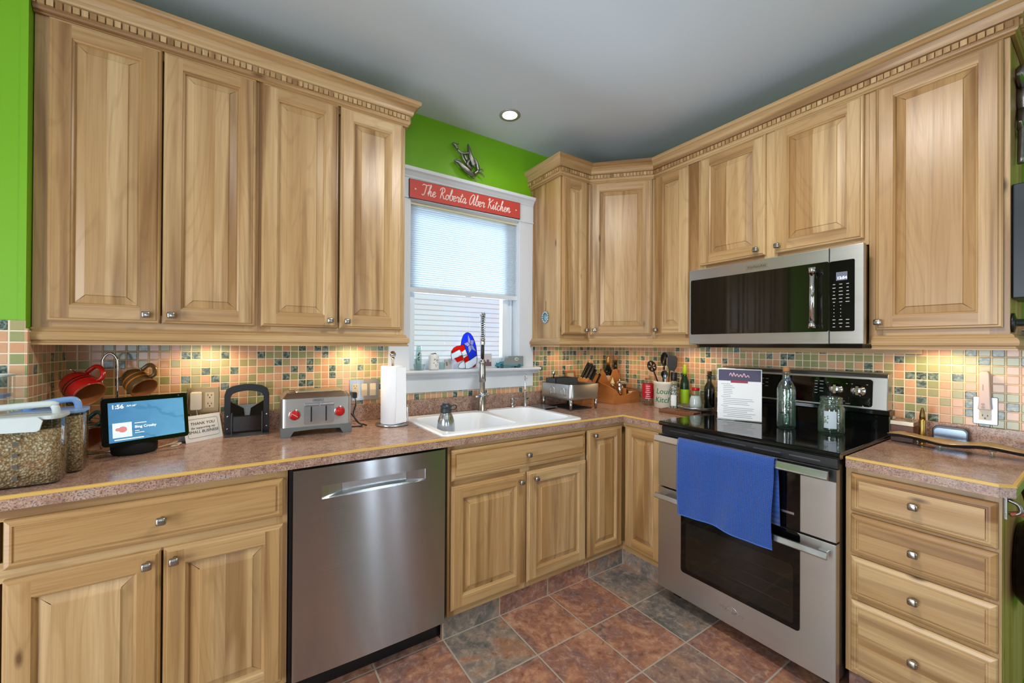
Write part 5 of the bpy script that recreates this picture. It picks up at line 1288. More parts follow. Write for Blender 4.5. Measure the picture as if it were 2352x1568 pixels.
# ------------------------------------------------------------------ corner between sink and stove
t = thing('dish_rack', 'stainless steel dish rack on legs right of the sink', 'dish rack', (-.68, -.21, CZ1))
RX0, RX1, RY0, RY1 = -.815, -.552, -.372, -.062
m = MB(); Pa = [(.0, .996, .030), (.004, 1.012, .028), (.0, 1.075, .030), (.0025, 1.078, .029), (.005, 1.075, .029)]
R = []
for o, z, r in [(.02, .975, .03), (.006, .982, .03)] + Pa + [(.005, 1.0, .028)]:
    R.append([m.v((p[0], p[1], z)) for p in rrect(RX0 + o, RX1 - o, RY0 + o, RY1 - o, r, 6)])
for a, b in zip(R, R[1:]):
    for k in range(len(a)): m.f((a[k], a[(k + 1) % len(a)], b[(k + 1) % len(a)], b[k]), None, .5, True)
m.f(R[0][::-1]); m.build('basket', M_steel_h, t)
m = MB(); m.box((RX0 + .012, RY0 + .012, .984), (RX1 - .012, RY1 - .012, .990)); m.build('floor_tray', M_dark, t)
for x, y in ((RX0 + .02, RY0 + .02), (RX1 - .02, RY0 + .02), (RX0 + .02, RY1 - .02), (RX1 - .02, RY1 - .02)):
    m = MB(TR(x, y, CZ1 + .001)); m.lathe([(.008, 0), (.010, .03), (.012, .068)], 14); m.build('leg', M_nickel, t)
for y in (-.30, -.20):
    m = MB(); m.tube(smooth_path([(RX0 - .001, y - .016, 1.008), (RX0 - .006, y - .016, 1.052), (RX0 - .006, y + .016, 1.052), (RX0 - .001, y + .016, 1.008)], 4), .0025, 7); m.build('hanger_loop', M_chrome, t)
t = thing('cutlery_bin', 'dark grey plastic cutlery bin standing in the steel dish rack', 'bin', (-.74, -.15, .99))
m = MB()
for a, b in (((-.79, -.20, .9905), (-.59, -.197, 1.108)), ((-.79, -.103, .9905), (-.59, -.10, 1.108)), ((-.79, -.20, .9905), (-.787, -.10, 1.108)), ((-.593, -.20, .9905), (-.59, -.10, 1.108)), ((-.79, -.2, .9905), (-.59, -.1, .994))): m.box(a, b)
m.build('bin', M_dark, t)
t = thing('pan_rest', 'small chrome ball ended clip on the grey bin in the dish rack', 'clip', (-.765, -.15, 1.1)); m = MB(TR(-.765, -.15, 1.0)); m.lathe([(.004, -.004), (.004, .128), (.010, .134), (.012, .144), (.008, .154), (.001, .157)], 16); m.build('clip', M_chrome, t)
t = thing('drain_board', 'grey metal drip tray sticking out under the dish rack beside the sink', 'tray', (-.8, -.16, CZ1))
m = MB(TR(-.870, -.16, CZ1 + .006, ry=-.03)); m.rbox(-.055, .055, -.085, .085, 0, .004, .012, axis=2); m.box((-.055, -.085, 0), (.055, -.082, .010)); m.build('tray', plain('tray_grey', '8d9193', .35, .7), t)
t = thing('drying_mat', 'black drying mat flat under the dish rack', 'mat', (-.66, -.2, CZ1)); m = MB(); m.rbox(-.775, -.59, -.340, -.10, CTOP, CTOP + .004, .012, axis=2); m.build('mat', plain('mat_black', '1d1c1c', .9), t)
t = thing('small_picture', 'small wooden framed picture against the tile behind the dish rack', 'frame', (-.495, -.03, CZ1)); m = MB(TR(-.495, -.026, CZ1 + .0005, rx=-.04)); m.box((-.048, -.010, .215), (.048, 0, .229), g=0); m.box((-.048, -.010, 0), (-.034, 0, .215), g=2); m.box((.034, -.010, 0), (.048, 0, .215), g=2); m.box((-.034, -.010, 0), (.034, 0, .016), g=0); m.build('frame', M_caddy, t)
m = MB(TR(-.495, -.026, CZ1 + .0005, rx=-.04)); m.box((-.034, -.006, .016), (.034, -.003, .215)); m.build('picture', plain('frame_picture_cream', 'd6c4a2', .6), t)

# knife block: slanted wooden block, black handled knives
t = thing('knife_block', 'slanted wooden knife block full of knives behind the dish rack', 'knife block', (-.42, -.15, CZ1))
KA = math.radians(34)
KBM = TR(-.485, -.155, CZ1 + .075) @ Matrix.Rotation(KA, 4, 'Y')
m = MB(KBM); m.box((-.062, -.048, -.02), (.062, .048, .085), g=2); m.box((-.008, -.048, .085), (.010, .048, .160), g=2)
m.M = I4; m.prism([(-.545, .9145), (-.395, .9145), (-.395, .940), (-.44, 1.0), (-.53, .965)], -.195, -.115, 1, g=0); m.build('block', M_caddy, t)
def knife(label, a, c, z, L, w, style):
    k = thing('knife', label, 'knife', tuple(KBM @ Vector((a, c, z))), 'knives in the wooden block')
    m = MB(KBM @ TR(a, c, z)); m.box((-.0045, -w * .45, .0005), (.0045, w * .45, .010)); m.build('bolster', M_steelb, k)
    m = MB(KBM @ TR(a, c, z)); m.prism([(-.0065, .010), (.0065, .010), (.008, .04), (.0075, L), (-.0075, L), (-.008, .04)], -w * .5, w * .5, 1); m.build('handle', style, k, bevel=.003)
    m = MB(KBM @ TR(a, c, z)); m.box((-.0078, -w * .5, L), (.0078, w * .5, L + .007)); m.build('end_cap', M_steelb, k, bevel=.002)
for a, c, L, w, lab in ((-.052, -.034, .110, .020, 'large black handled knife lowest on the left side of the knife block'), (-.052, .000, .128, .020, 'black handled knife in the middle of the upper row of the knife block'), (-.052, .034, .135, .020, 'black handled knife at the back of the upper row of the knife block'),
                        (-.026, -.034, .095, .018, 'shorter black handled knife at the front of the second row of the knife block'), (-.026, .012, .125, .020, 'black handled knife at the back of the second row of the knife block')):
    knife(lab, a, c, .085, L, w, M_black)
M_stk = plain('dark_brown_handle', '2e1a14', .3)
for i in range(5):
    knife('dark brown handled steak knife in the lower right row of the knife block', .026 + .020 * (i % 2), -.038 + .019 * i, .085, .092 + .008 * (i % 2), .013, M_stk)

# wooden caddy with scalloped sides and what stands in it
t = thing('wooden_caddy', 'open wooden caddy with scalloped sides in the countertop corner', 'caddy', (-.2, -.19, CZ1))
CX0, CX1, CY0, CY1 = -.330, -.062, -.300, -.122
front = [(CX0, .9145)] + [(CX0, 1.020), (CX0 + .012, 1.018)] + [(CX0 + .02 + .01 * k, 1.012 - .040 * math.sin(min(1, k / 5) * PI / 2)) for k in range(6)] + [(CX0 + .12, .972), (CX0 + .17, .984), (CX0 + .20, .994), (CX0 + .235, .996), (CX1, .992), (CX1, .9145)]
m = MB(); m.prism(front, CY0, CY0 + .010, 1, g=0); m.build('front_panel', M_caddy, t)
bk = [(CX0, .9145), (CX0, 1.06), (CX0 + .03, 1.10), (CX0 + .06, 1.15), (CX0 + .09, 1.12), (CX0 + .12, 1.06), (CX0 + .15, 1.08), (CX0 + .18, 1.145), (CX0 + .22, 1.15), (CX0 + .25, 1.10), (CX1, 1.02), (CX1, .9145)]
m = MB(); m.prism(bk, CY1 - .010, CY1, 1, g=0); m.build('back_panel', M_caddy, t)
m = MB(); m.prism([(CY0 + .01, .9145), (CY0 + .01, 1.018), (CY0 + .05, 1.035), (CY1 - .03, 1.06), (CY1 - .01, 1.06), (CY1 - .01, .9145)], CX0, CX0 + .010, 0, g=1); m.build('side_panel', M_caddy, t)
m = MB(); m.prism([(CY0 + .01, .9145), (CY0 + .01, .99), (CY1 - .01, 1.01), (CY1 - .01, .9145)], CX1 - .010, CX1, 0, g=1); m.build('side_panel', M_caddy, t)
m = MB(); m.box((CX0 + .01, CY0 + .01, .9147), (CX1 - .01, CY1 - .01, .922), g=0); m.box((CX0 + .13, CY0 + .0105, .9225), (CX0 + .137, CY1 - .0105, 1.02), g=2); m.build('bottom_and_divider', M_caddy, t)
def bottle(name, label, cat, P, prof, m_, cap=None, mcap=None, lab=None, mlab=None, n=24, group=None):
    k = thing(name, label, cat, P, group); q = MB(TR(*P)); q.lathe(prof, n); q.build('body', m_, k)
    if cap: q = MB(TR(*P)); q.lathe(cap, n); q.build('cap', mcap, k)
    if lab: q = MB(TR(*P)); q.lathe(lab, n, False, False); q.build('label', mlab, k)
    return k
cz = .9225
bottle('squeeze_bottle', 'clear squeeze bottle with yellow cone cap at the left of the wooden caddy', 'bottle', (-.290, -.245, cz), [(.020, 0), (.023, .004), (.0235, .10), (.016, .125), (.013, .13)], M_clear, [(.015, .13), (.015, .140), (.005, .165), (.002, .178)], plain('pale_yellow_cap', 'd8cf8a', .4), [(.0215, .004), (.0215, .09)], plain('golden_contents', 'b8a46a', .4))
bottle('pepper_mill', 'tall polished steel pepper mill in the wooden caddy', 'pepper mill', (-.235, -.262, cz), [(.0165, 0), (.0168, .10), (.0155, .104), (.0155, .108), (.0168, .112), (.0168, .128), (.012, .140), (.004, .144), (.004, .150), (.007, .156), (.001, .161)], M_chrome)
bottle('spice_jar', 'short glass spice jar with silver lid behind the pepper mill in the caddy', 'jar', (-.275, -.195, cz), [(.018, 0), (.020, .003), (.020, .045), (.018, .048)], M_spice, [(.019, .048), (.019, .062), (.001, .063)], M_steelb)
bottle('salt_shaker', 'cream salt shaker with small knob top in the middle of the wooden caddy', 'shaker', (-.172, -.225, cz), [(.016, 0), (.017, .003), (.016, .095), (.013, .10), (.012, .108), (.004, .112), (.005, .120), (.001, .123)], M_cream)
t = thing('spice_tin', 'small brown spice tin with cream lid in the wooden caddy', 'tin', (-.120, -.18, cz)); m = MB(); m.box((-.148, -.205, cz), (-.092, -.165, 1.040)); m.build('tin', plain('tin_brown', '5e4630', .5), t, bevel=.002); m = MB(); m.box((-.150, -.207, 1.0405), (-.090, -.163, 1.058)); m.build('lid', M_label, t, bevel=.002)
m = MB(); text_into(m, 'SPICE' if False else 'TEA', .016, plane_m((-.120, -.2055, 1.022), (1, 0, 0), (0, 0, 1))) if False else None
bottle('spice_jar', 'glass spice jar with tan lid at the right end of the wooden caddy', 'jar', (-.105, -.262, cz), [(.020, 0), (.021, .003), (.021, .050), (.018, .054)], M_cglass, [(.021, .054), (.021, .068), (.001, .069)], M_label, [(.0213, .006), (.0213, .026)], M_whitep)
bottle('wine_bottle', 'dark wine bottle with gold neck and cream label in the corner behind the caddy', 'bottle', (-.142, -.070, CZ1 + .0005), [(.034, 0), (.037, .004), (.037, .19), (.030, .225), (.016, .255), (.0145, .262)], M_winebot, [(.0145, .262), (.0150, .290), (.0155, .318), (.0155, .330), (.001, .3305)], plain('gold_foil', 'b08a46', .35, .8), [(.0373, .11), (.0373, .185)], M_label)
bottle('oil_bottle', 'clear olive tinted oil bottle with cork in the corner behind the caddy', 'bottle', (-.062, -.075, CZ1 + .0005), [(.032, 0), (.034, .004), (.034, .17), (.026, .21), (.013, .24), (.012, .29), (.0135, .292), (.0135, .30)], M_olivebot, [(.010, .30), (.012, .325), (.001, .326)], M_cork)
k = bottle('juice_bottle', 'clear plastic bottle with red label left of the lettered crock', 'bottle', (-.135, -.428, CZ1 + .0005), [(.034, 0), (.037, .006), (.037, .135), (.032, .155), (.022, .175), (.017, .182), (.017, .19)], M_clear, [(.018, .186), (.018, .206), (.001, .207)], plain('orange_cap', 'd79a68', .4), [(.0374, .048), (.0378, .06), (.0378, .145), (.0374, .150)], plain('red_label', 'b5182c', .45, var=.12))
m = MB(); 
for j, (s, sz) in enumerate((('Pure', .018), ('juice', .013))): pass
rr = random.Random(9)
for j in range(7):
    z = 1.045 - j * .014; w = rr.uniform(.25, .5)
    a0 = -2.45
    for q_ in range(4):
        b0, b1 = a0 - w + 2 * w * q_ / 4, a0 - w + 2 * w * (q_ + 1) / 4
        m.quad([(-.135 + .0382 * math.cos(b), -.428 + .0382 * math.sin(b), zz) for b, zz in ((b0, z), (b1, z), (b1, z + .0045), (b0, z + .0045))])
m.build('label_print', plain('label_pale_pink', 'eec0c0', .5), k, normals=False)
# crock with utensils
KP = (-.140, -.568, CZ1 + .0005)
t = thing('utensil_crock', 'cream stoneware crock lettered Louie\'s Kitchen in green, full of utensils', 'crock', KP)
m = MB(TR(*KP)); m.lathe([(.066, 0), (.069, .004), (.069, .150), (.0725, .154), (.0735, .166), (.0725, .176), (.066, .176), (.064, .170), (.063, .012), (.001, .010)], 40, True, False); m.build('crock', M_cream, t)
def wrap_text(m, s, size, P, r, ang, z):
    w = []
    tmp = MB(); text_into(tmp, s, size, I4, shear=.2, bold=.0006)
    base = len(m.V)
    for v in tmp.V: a = ang + v[0] / r; m.V.append((P[0] + (r + v[2]) * math.cos(a), P[1] + (r + v[2]) * math.sin(a), P[2] + z + v[1]))
    for f, u, tn in zip(tmp.F, tmp.UV, tmp.T): m.f([base + i for i in f], u, tn)
m = MB(); fa_ = math.atan2(-2.2372 - KP[1], -2.5554 - KP[0])
wrap_text(m, "Louie's", .050, KP, .0693, fa_ + .12, .112); wrap_text(m, 'Kitchen', .050, KP, .0693, fa_ + .12, .055); m.build('lettering', M_ginks, t, normals=False)
def uten(name, label, cat, base, tip, build):
    P0 = Vector(KP) + Vector(base); P1 = Vector(tip); d = (P1 - P0)
    u = thing(name, label, cat, tuple(P0), 'utensils in the crock'); build(u, P0, P1, d.normalized(), d.length)
def head_m(P1, d): # z along handle, x facing camera
    cdir = Vector((-.83, -.55, 0)); return axis_m(P1, d, cdir)
M_nylon = plain('black_nylon', '1b1a1a', .35); M_utwood = plain('utensil_wood', '9a6a3a', .5, var=.15)
def bowlhead(m, w, l, dep, slots=False):
    n1, n2 = 8, 14; G = {}
    for i in range(n1 + 1):
        for j in range(n2):
            f = i / n1; a = 2 * PI * j / n2; G[i, j] = m.v((-dep * (1 - f * f), w * f * math.cos(a), l * f * math.sin(a) + l))
    for i in range(n1):
        for j in range(n2):
            if slots and 2 <= i <= 5 and j % 3 == 0: continue
            m.f((G[i, j], G[i, (j + 1) % n2], G[i + 1, (j + 1) % n2], G[i + 1, j]), None, .5, True)
def b_slot(u, P0, P1, d, L):
    m = MB(); m.tube([P0, P1], [.006, .005], 8); m.build('handle', M_nylon, u)
    m = MB(head_m(P1, d)); bowlhead(m, .030, .042, .016, True); o = m.build('head', M_nylon, u, normals=False); o.modifiers.new('thick', 'SOLIDIFY').thickness = .0025
def b_ladle(u, P0, P1, d, L):
    m = MB(); m.tube([P0, P1], [.006, .005], 8); m.build('handle', M_nylon, u)
    m = MB(head_m(P1, d)); bowlhead(m, .026, .05, .02); o = m.build('head', M_nylon, u, normals=False); o.modifiers.new('thick', 'SOLIDIFY').thickness = .0025
def b_spoon(u, P0, P1, d, L):
    m = MB(); m.tube([P0, P1], [.0045, .004], 8); m.build('handle', M_steelb, u)
    m = MB(head_m(P1, d)); bowlhead(m, .022, .032, .01); o = m.build('head', plain('dark_steel', '707880', .2, 1.0), u, normals=False); o.modifiers.new('thick', 'SOLIDIFY').thickness = .002
def b_turner(u, P0, P1, d, L):
    m = MB(); m.tube([P0, P1], [.006, .005], 8); m.build('handle', M_utwood, u)
    m = MB(head_m(P1, d)); m.prism([(-.018, 0), (.018, 0), (.030, .03), (.031, .085), (.020, .100), (-.022, .100), (-.031, .085), (-.030, .03)], -.0015, .0015, 0); m.build('head', M_nylon, u, bevel=.001)
def b_wood(u, P0, P1, d, L):
    m = MB(); m.tube([P0, P1], [.0055, .006], 8); m.build('handle', M_utwood, u)
    m = MB(head_m(P1, d)); m.prism([(-.008, 0), (.008, 0), (.024, .02), (.026, .07), (-.026, .07), (-.024, .02)], -.002, .002, 0); m.build('head', M_utwood, u, bevel=.001)
uten('slotted_spoon', 'black slotted spoon leaning furthest left in the crock', 'utensil', (-.012, -.02, .02), (-.150, -.488, 1.150), b_slot)
uten('ladle', 'tall curved black serving spoon in the crock', 'utensil', (.0, .02, .02), (-.118, -.545, 1.19), b_ladle)
uten('serving_spoon', 'dark steel serving spoon low in the front of the crock', 'utensil', (-.005, -.02, .02), (-.188, -.600, 1.110), b_spoon)
uten('spatula', 'black slotted spatula with wooden handle at the right of the crock', 'utensil', (.01, -.03, .02), (-.135, -.615, 1.165), b_turner)
uten('spatula', 'wooden spatula at the back of the crock', 'utensil', (.03, .01, .02), (-.098, -.575, 1.180), b_wood)

t = thing('trivet', 'slotted reddish wood trivet lying in front of the turntable by the stove', 'trivet', (-.29, -.77, CZ1))
m = MB(TR(-.292, -.770, CZ1 + .0005, rz=.06))
for k in range(11): m.box((-.046, -.112 + k * .0205, .006), (.046, -.112 + k * .0205 + .0125, .022), g=0)
m.box((-.048, -.114, 0), (-.036, .107, .0205), g=1); m.box((.036, -.114, 0), (.048, .107, .0205), g=1); m.build('trivet', M_board, t, bevel=.002)
t = thing('turntable', 'grey metal turntable tray holding the milk bottle and oil bottle by the stove', 'tray', (-.135, -.782, CZ1))
m = MB(TR(-.135, -.780, CZ1 + .0005)); m.lathe([(.055, 0), (.055, .014), (.095, .018), (.104, .024), (.106, .038), (.104, .038), (.101, .026), (.001, .024)], 40); m.build('tray', plain('tray_metal', '8f9294', .3, .8), t)
TZ = CZ1 + .026
k = bottle('seasoning_grinder', 'glass seasoning grinder with black cap beside the lettered crock', 'grinder', (-.192, -.668, CZ1 + .0005), [(.022, 0), (.025, .004), (.025, .135), (.018, .165), (.0165, .19)], M_cglass, [(.0185, .19), (.020, .195), (.0205, .238), (.0195, .240), (.0195, .244), (.001, .245)], M_black, [(.0235, .005), (.0235, .130), (.017, .16)], M_spice)
m = MB(TR(-.192, -.668, CZ1)); a = math.atan2(-1.57, -2.36)
for j in range(8):
    b0, b1 = a - .75 + .17 * j, a - .75 + .17 * (j + 1); m.quad([(.0256 * math.cos(b), .0256 * math.sin(b), z) for b, z in ((b0, .03), (b1, .03), (b1, .10), (b0, .10))], None, .5, True)
m.build('paper_label', M_paper, k, normals=False)
k = bottle('sauce_bottle', 'dark green sauce bottle with lime label behind the seasoning grinder', 'bottle', (-.063, -.662, CZ1 + .0005), [(.026, 0), (.029, .004), (.029, .125), (.030, .13), (.026, .18), (.015, .215), (.012, .225)], plain('dark_green_bottle', '1c3a26', .15), [(.013, .225), (.015, .235), (.014, .262), (.008, .275), (.008, .29), (.001, .291)], M_greenlab, [(.0293, .035), (.0296, .04), (.0296, .128), (.0293, .132)], M_greenlab)
k = bottle('milk_bottle', 'small milk bottle with red cap on the turntable', 'bottle', (-.165, -.800, TZ), [(.028, 0), (.036, .006), (.038, .03), (.034, .065), (.022, .105), (.019, .112)], M_cglass, [(.020, .112), (.022, .114), (.022, .130), (.001, .131)], M_red, [(.030, .004), (.0355, .01), (.0365, .03), (.0325, .06), (.026, .080)], plain('milk_white', 'dcdcd8', .5))
k = bottle('oil_bottle', 'dark square shouldered glass bottle with cork on the right of the turntable', 'bottle', (-.092, -.846, TZ), [(.028, 0), (.031, .004), (.031, .12), (.026, .14), (.013, .165), (.012, .20), (.0145, .203), (.0145, .212)], M_dglass, [(.0105, .212), (.0135, .216), (.0135, .232), (.001, .233)], plain('dark_cork', '5a3522', .7), [(.0292, .006), (.0292, .105)], plain('dark_oil', '2a2620', .2))

# ------------------------------------------------------------------ on and over the range
t = thing('printed_menu', 'white printed sheet in a clear stand on the black cooktop', 'sign', (-.2935, -1.122, .93))
ax_ = Vector((.075, -.191, 0)).normalized()
MM = plane_m((-.2935, -1.1225, .931), ax_, (.02, .008, 1)) @ TR(0, .0015, .0)
m = MB(MM); m.box((-.104, 0, -.0012), (.104, .275, .0012)); m.build('stand_sheet', M_cglass, t)
m = MB(MM); m.box((-.104, -.0015, -.03), (.104, .0015, .03)); m.build('stand_foot', M_cglass, t)
m = MB(MM); m.box((-.102, .002, .0013), (.102, .273, .0022)); pp = m.build('paper', M_paper, t)
m = MB(MM); m.box((-.0985, .208, .0022), (.0985, .269, .0026)); m.build('header_band', plain('header_slate', '474460', .6, var=.15), pp)
m = MB(MM); m.box((-.040, .198, .0026), (.040, .211, .0030)); m.build('header_strip', plain('header_maroon', '96304a', .6), pp)
m = MB(); script(m, 'Tarraci' if False else 'iteAara', -.036, .230, .0165, .0016, MM @ TR(0, 0, .0028)) if False else None
m = MB(MM)
for r_, y in ((.003, .246), ): pass
m.tube(smooth_path([(-.046, .236, .003), (-.040, .250, .003), (-.032, .232, .003), (-.026, .252, .003), (-.018, .233, .003), (-.010, .246, .003), (-.002, .231, .003), (.006, .244, .003), (.014, .230, .003), (.022, .250, .003), (.030, .230, .003), (.040, .240, .003), (.046, .228, .003)], 4), .0024, 6); m.build('header_script', plain('script_pale_rose', 'e3b9c4', .6), pp, normals=False)
m = MB(MM); rr = random.Random(11); y = .190
for s in range(19):
    if s in (0, 7, 12, 17): w = rr.uniform(.03, .06); x = -.085 if s != 17 else -.055
    else: w = rr.uniform(.03, .055) if s < 7 else rr.uniform(.11, .15); x = -.075
    if s == 17: w = .11
    m.box((x, y - .001, .0022), (x + w, y + .001, .0025)); y -= .0098
m.build('text_lines', plain('printed_grey', '6f7d8c', .6), pp)
BP = (-.298, -1.345, .9305)
t = thing('glass_bottle', 'tall embossed pale green glass bottle with cork on the cooktop', 'bottle', BP)
m = MB(TR(*BP)); m.lathe([(.030, 0), (.037, .004), (.0385, .010), (.0385, .185), (.036, .200), (.026, .222), (.0165, .236), (.0155, .262), (.0175, .266), (.0175, .276), (.0135, .276), (.0130, .24), (.022, .220), (.033, .198), (.0355, .184), (.0355, .012), (.028, .007), (.001, .007)], 36, True, False); m.build('body', M_bglass, t, normals=False)
m = MB(TR(*BP)); rr = random.Random(2)
for k in range(90):
    a = rr.uniform(0, 2 * PI); z = rr.uniform(.115, .190); r0 = .0385 if z < .186 else .0375
    m.M = TR(*BP) @ Matrix.Rotation(a, 4, 'Z') @ TR(r0 - .0004, 0, z) @ Matrix.Rotation(PI / 2, 4, 'Y'); m.lathe([(.0026, 0), (.0018, .0011), (.0004, .0014)], 6, False, True)
m.build('embossing', M_bglass, t)
m = MB(TR(*BP)); m.lathe([(.0125, .252), (.0138, .278), (.0150, .282), (.0150, .298), (.001, .2985)], 20); m.build('cork', M_cork, t)
JP = (-.262, -1.512, .9305)
t = thing('glass_jar', 'wide mouthed embossed glass jar with printed label on the cooktop', 'jar', JP)
m = MB(TR(*JP)); m.lathe([(.040, 0), (.047, .004), (.0485, .012), (.0485, .110), (.045, .124), (.0385, .133), (.0385, .138), (.0415, .140), (.0415, .146), (.0385, .149), (.0385, .156), (.0410, .158), (.0410, .166), (.0375, .167), (.0355, .165), (.0355, .138), (.042, .122), (.0455, .108), (.0455, .014), (.038, .008), (.001, .008)], 40, True, False); m.build('body', M_bglass, t, normals=False)
m = MB(TR(*JP)); a = math.atan2(-.725, -2.29)
for j in range(10):
    b0, b1 = a - .55 + .095 * j, a - .55 + .095 * (j + 1); m.quad([(.0488 * math.cos(b), .0488 * math.sin(b), z) for b, z in ((b0, .028), (b1, .028), (b1, .105), (b0, .105))], None, .5, True)
m.build('label', plain('jar_label_greyblue', 'b3c2cc', .5), t, normals=False)
m = MB(TR(*JP)); rr = random.Random(4)
for j in range(16):
    b = a - .62 + rr.uniform(0, .38); z = rr.uniform(.045, .085); w = rr.uniform(.05, .11); h = rr.uniform(.004, .009)
    m.quad([(.0491 * math.cos(q), .0491 * math.sin(q), zz) for q, zz in ((b, z), (b + w, z + h * .4), (b + w * .8, z + h), (b - .02, z + h * .7))])
m.build('label_print', plain('label_olives', '5d7040', .5, var=.4, scale=200), t, normals=False)

# blue waffle towel over the upper handle
t = thing('towel', 'blue waffle weave towel hanging over the upper oven door handle', 'towel', (-.75, -1.27, .87))
m = MB(FB); NU, NZ = 44, 40
tu0, tu1 = 1.058, 1.480
def tw(i, s, back=False):
    f = i / NU; u = tu0 + (tu1 - tu0) * f
    bott = .508 if not back else .535
    zt = .8735
    z = zt - (zt - bott) * s
    fold = .006 * math.sin(f * 8.0 + .8 + 1.2 * s) * s ** .7 + .0035 * math.sin(f * 19 + s * 3) * s + .0035 * math.sin(f * 4.3 + s * 5) + .004 * math.sin(f * 11 - s * 6) * s * (1 - s)
    d = .7535 + fold + .004 * s
    if s < .08: d = .7440 + .0095 * (s / .08) + fold * s / .08
    u += .010 * s * (1 if f < .5 else -.25) * abs(1 - 2 * f) + .002 * math.sin(s * 7)
    z += .012 * (1 - f) * s * s * math.sin(f * 3) - .002 * math.sin(f * 12) * s
    return (u, d, z)
G = {(i, j): m.v(tw(i, j / NZ)) for i in range(NU + 1) for j in range(NZ + 1)}
for i in range(NU):
    for j in range(NZ): m.f((G[i, j], G[i + 1, j], G[i + 1, j + 1], G[i, j + 1]), [(tu0 + .42 * a / NU, .37 * b / NZ) for a, b in ((i, j), (i + 1, j), (i + 1, j + 1), (i, j + 1))], .5, True)
B = {(i, j): m.v(p) for i in range(NU + 1) for j, p in enumerate([tw(i, 0), (tw(i, 0)[0], .734, .8765), (tw(i, 0)[0], .7215, .8735), (tw(i, 0)[0] + .002, .7185, .855), (tw(i, .2)[0] + .004, .7170, .79), (tw(i, .3)[0] + .006, .7150, .70), (tw(i, .3)[0] + .008, .7125 + .0, .600)])}
for i in range(NU):
    for j in range(6): m.f((B[i, j + 1], B[i + 1, j + 1], B[i + 1, j], B[i, j]), [(tu0 + .42 * a / NU, -.03 * b) for a, b in ((i, j + 1), (i + 1, j + 1), (i + 1, j), (i, j))], .5, True)
o = m.build('towel_cloth', M_waffle, t, normals=False); md = o.modifiers.new('thick', 'SOLIDIFY'); md.thickness = .0022; md.offset = 0
m = MB(FB); m.tube([tuple(Vector(tw(i, 1.0)) + Vector((0, .0004, .002))) for i in range(0, NU + 1)], .0028, 6); m.build('hem', plain('blue_hem', '3a66b4', .9), t)

# ------------------------------------------------------------------ right worktop
t = thing('serving_tray', 'long wavy edged gold topped tray on small feet on the right countertop', 'tray', (-.165, -1.89, CZ1))
m = MB(); rows = []
for k in range(33):
    f = k / 32; y = -1.682 - .42 * f; w = .050 * math.sin(PI * min(1, max(.02, f * 1.02)) ) ** .45 + .008 * math.sin(f * 17) * (f > .1)
    xc = -.165 + .012 * math.sin(f * 9 + .6); zz = .950 + .0045 * math.sin(f * 12)
    rows.append([m.v((xc - w, y, zz + .004)), m.v((xc - w * .55, y, zz - .002)), m.v((xc, y, zz - .004)), m.v((xc + w * .55, y, zz - .002)), m.v((xc + w, y, zz + .005 + .003 * math.sin(f * 21)))])
for a, b in zip(rows, rows[1:]):
    for j in range(4): m.f((a[j], a[j + 1], b[j + 1], b[j]), None, .5, True)
def traym():
    q = NT('gold_topped_dark_tray'); g = q.n('NewGeometry'); nz = q.noise(q.coord(), 45, 4)
    nrm = q.sep(g.outputs['True Normal'])[2]
    top = q.mix(nz, lin('a88a62'), lin('d2b98c'))
    b = q.bsdf(top, .35, .55, q.bump(nz, .3, .002)); return q.m
o = m.build('plate', traym(), t, normals=False); md = o.modifiers.new('thick', 'SOLIDIFY'); md.thickness = .003; md.offset = 0
m = MB(); rows2 = []
for k in range(33):
    v4 = [Vector(m2) for m2 in ()]
m2 = MB()
R2 = []
for k in range(33):
    f = k / 32; y = -1.682 - .42 * f; w = (.050 * math.sin(PI * min(1, max(.02, f * 1.02))) ** .45 + .008 * math.sin(f * 17) * (f > .1)) * .99
    xc = -.165 + .012 * math.sin(f * 9 + .6); zz = .950 + .0045 * math.sin(f * 12)
    R2.append([m2.v((xc - w, y, zz + .0018)), m2.v((xc - w * .5, y, zz - .012)), m2.v((xc + w * .5, y, zz - .012)), m2.v((xc + w, y, zz + .002))])
for a, b in zip(R2, R2[1:]):
    for j in range(3): m2.f((a[j], a[j + 1], b[j + 1], b[j]), None, .5, True)
m2.build('underside', plain('tray_underside_dark', '2b2c30', .4, var=.3), t, normals=False)
for x, y in ((-.195, -1.842), (-.172, -1.972), (-.150, -1.77)):
    m = MB(TR(x, y, CZ1 + .0005)); m.lathe([(.006, 0), (.008, .003), (.006, .014), (.012, .024)], 14); m.build('foot', M_cglass, t)
t = thing('wooden_box', 'small dark wooden box with silver lid beside the oven range', 'box', (-.085, -1.715, CZ1))
m = MB(); m.box((-.120, -1.752, CZ1 + .0005), (-.045, -1.680, .985), g=1); m.build('box', wood('dark_walnut', '7a4a34', '5e3626', '3a2018', knots=False), t, bevel=.002)
m = MB(); m.box((-.122, -1.754, .9855), (-.043, -1.678, 1.004)); m.build('lid', plain('lid_pewter', 'b9ad9a', .3, .9), t, bevel=.002)
m = MB(TR(-.08, -1.742, 1.004)); m.lathe([(.003, 0), (.002, .012), (.004, .016), (.001, .018)], 10); m.build('lid_pin', M_chrome, t)
t = thing('bullet_ornament', 'upright brass bullet shaped ornament right of the wooden box', 'ornament', (-.105, -1.776, CZ1)); m = MB(TR(-.105, -1.776, CZ1 + .0005)); m.lathe([(.0115, 0), (.0115, .003), (.0100, .005), (.0110, .008), (.0108, .102), (.0095, .106)], 20); m.build('casing', M_brass, t); m = MB(TR(-.105, -1.776, CZ1 + .0005)); m.lathe([(.0095, .106), (.0092, .120), (.0065, .142), (.002, .156), (.0004, .157)], 20); m.build('tip', plain('bronze_tip', '7a6238', .35, 1.0), t)
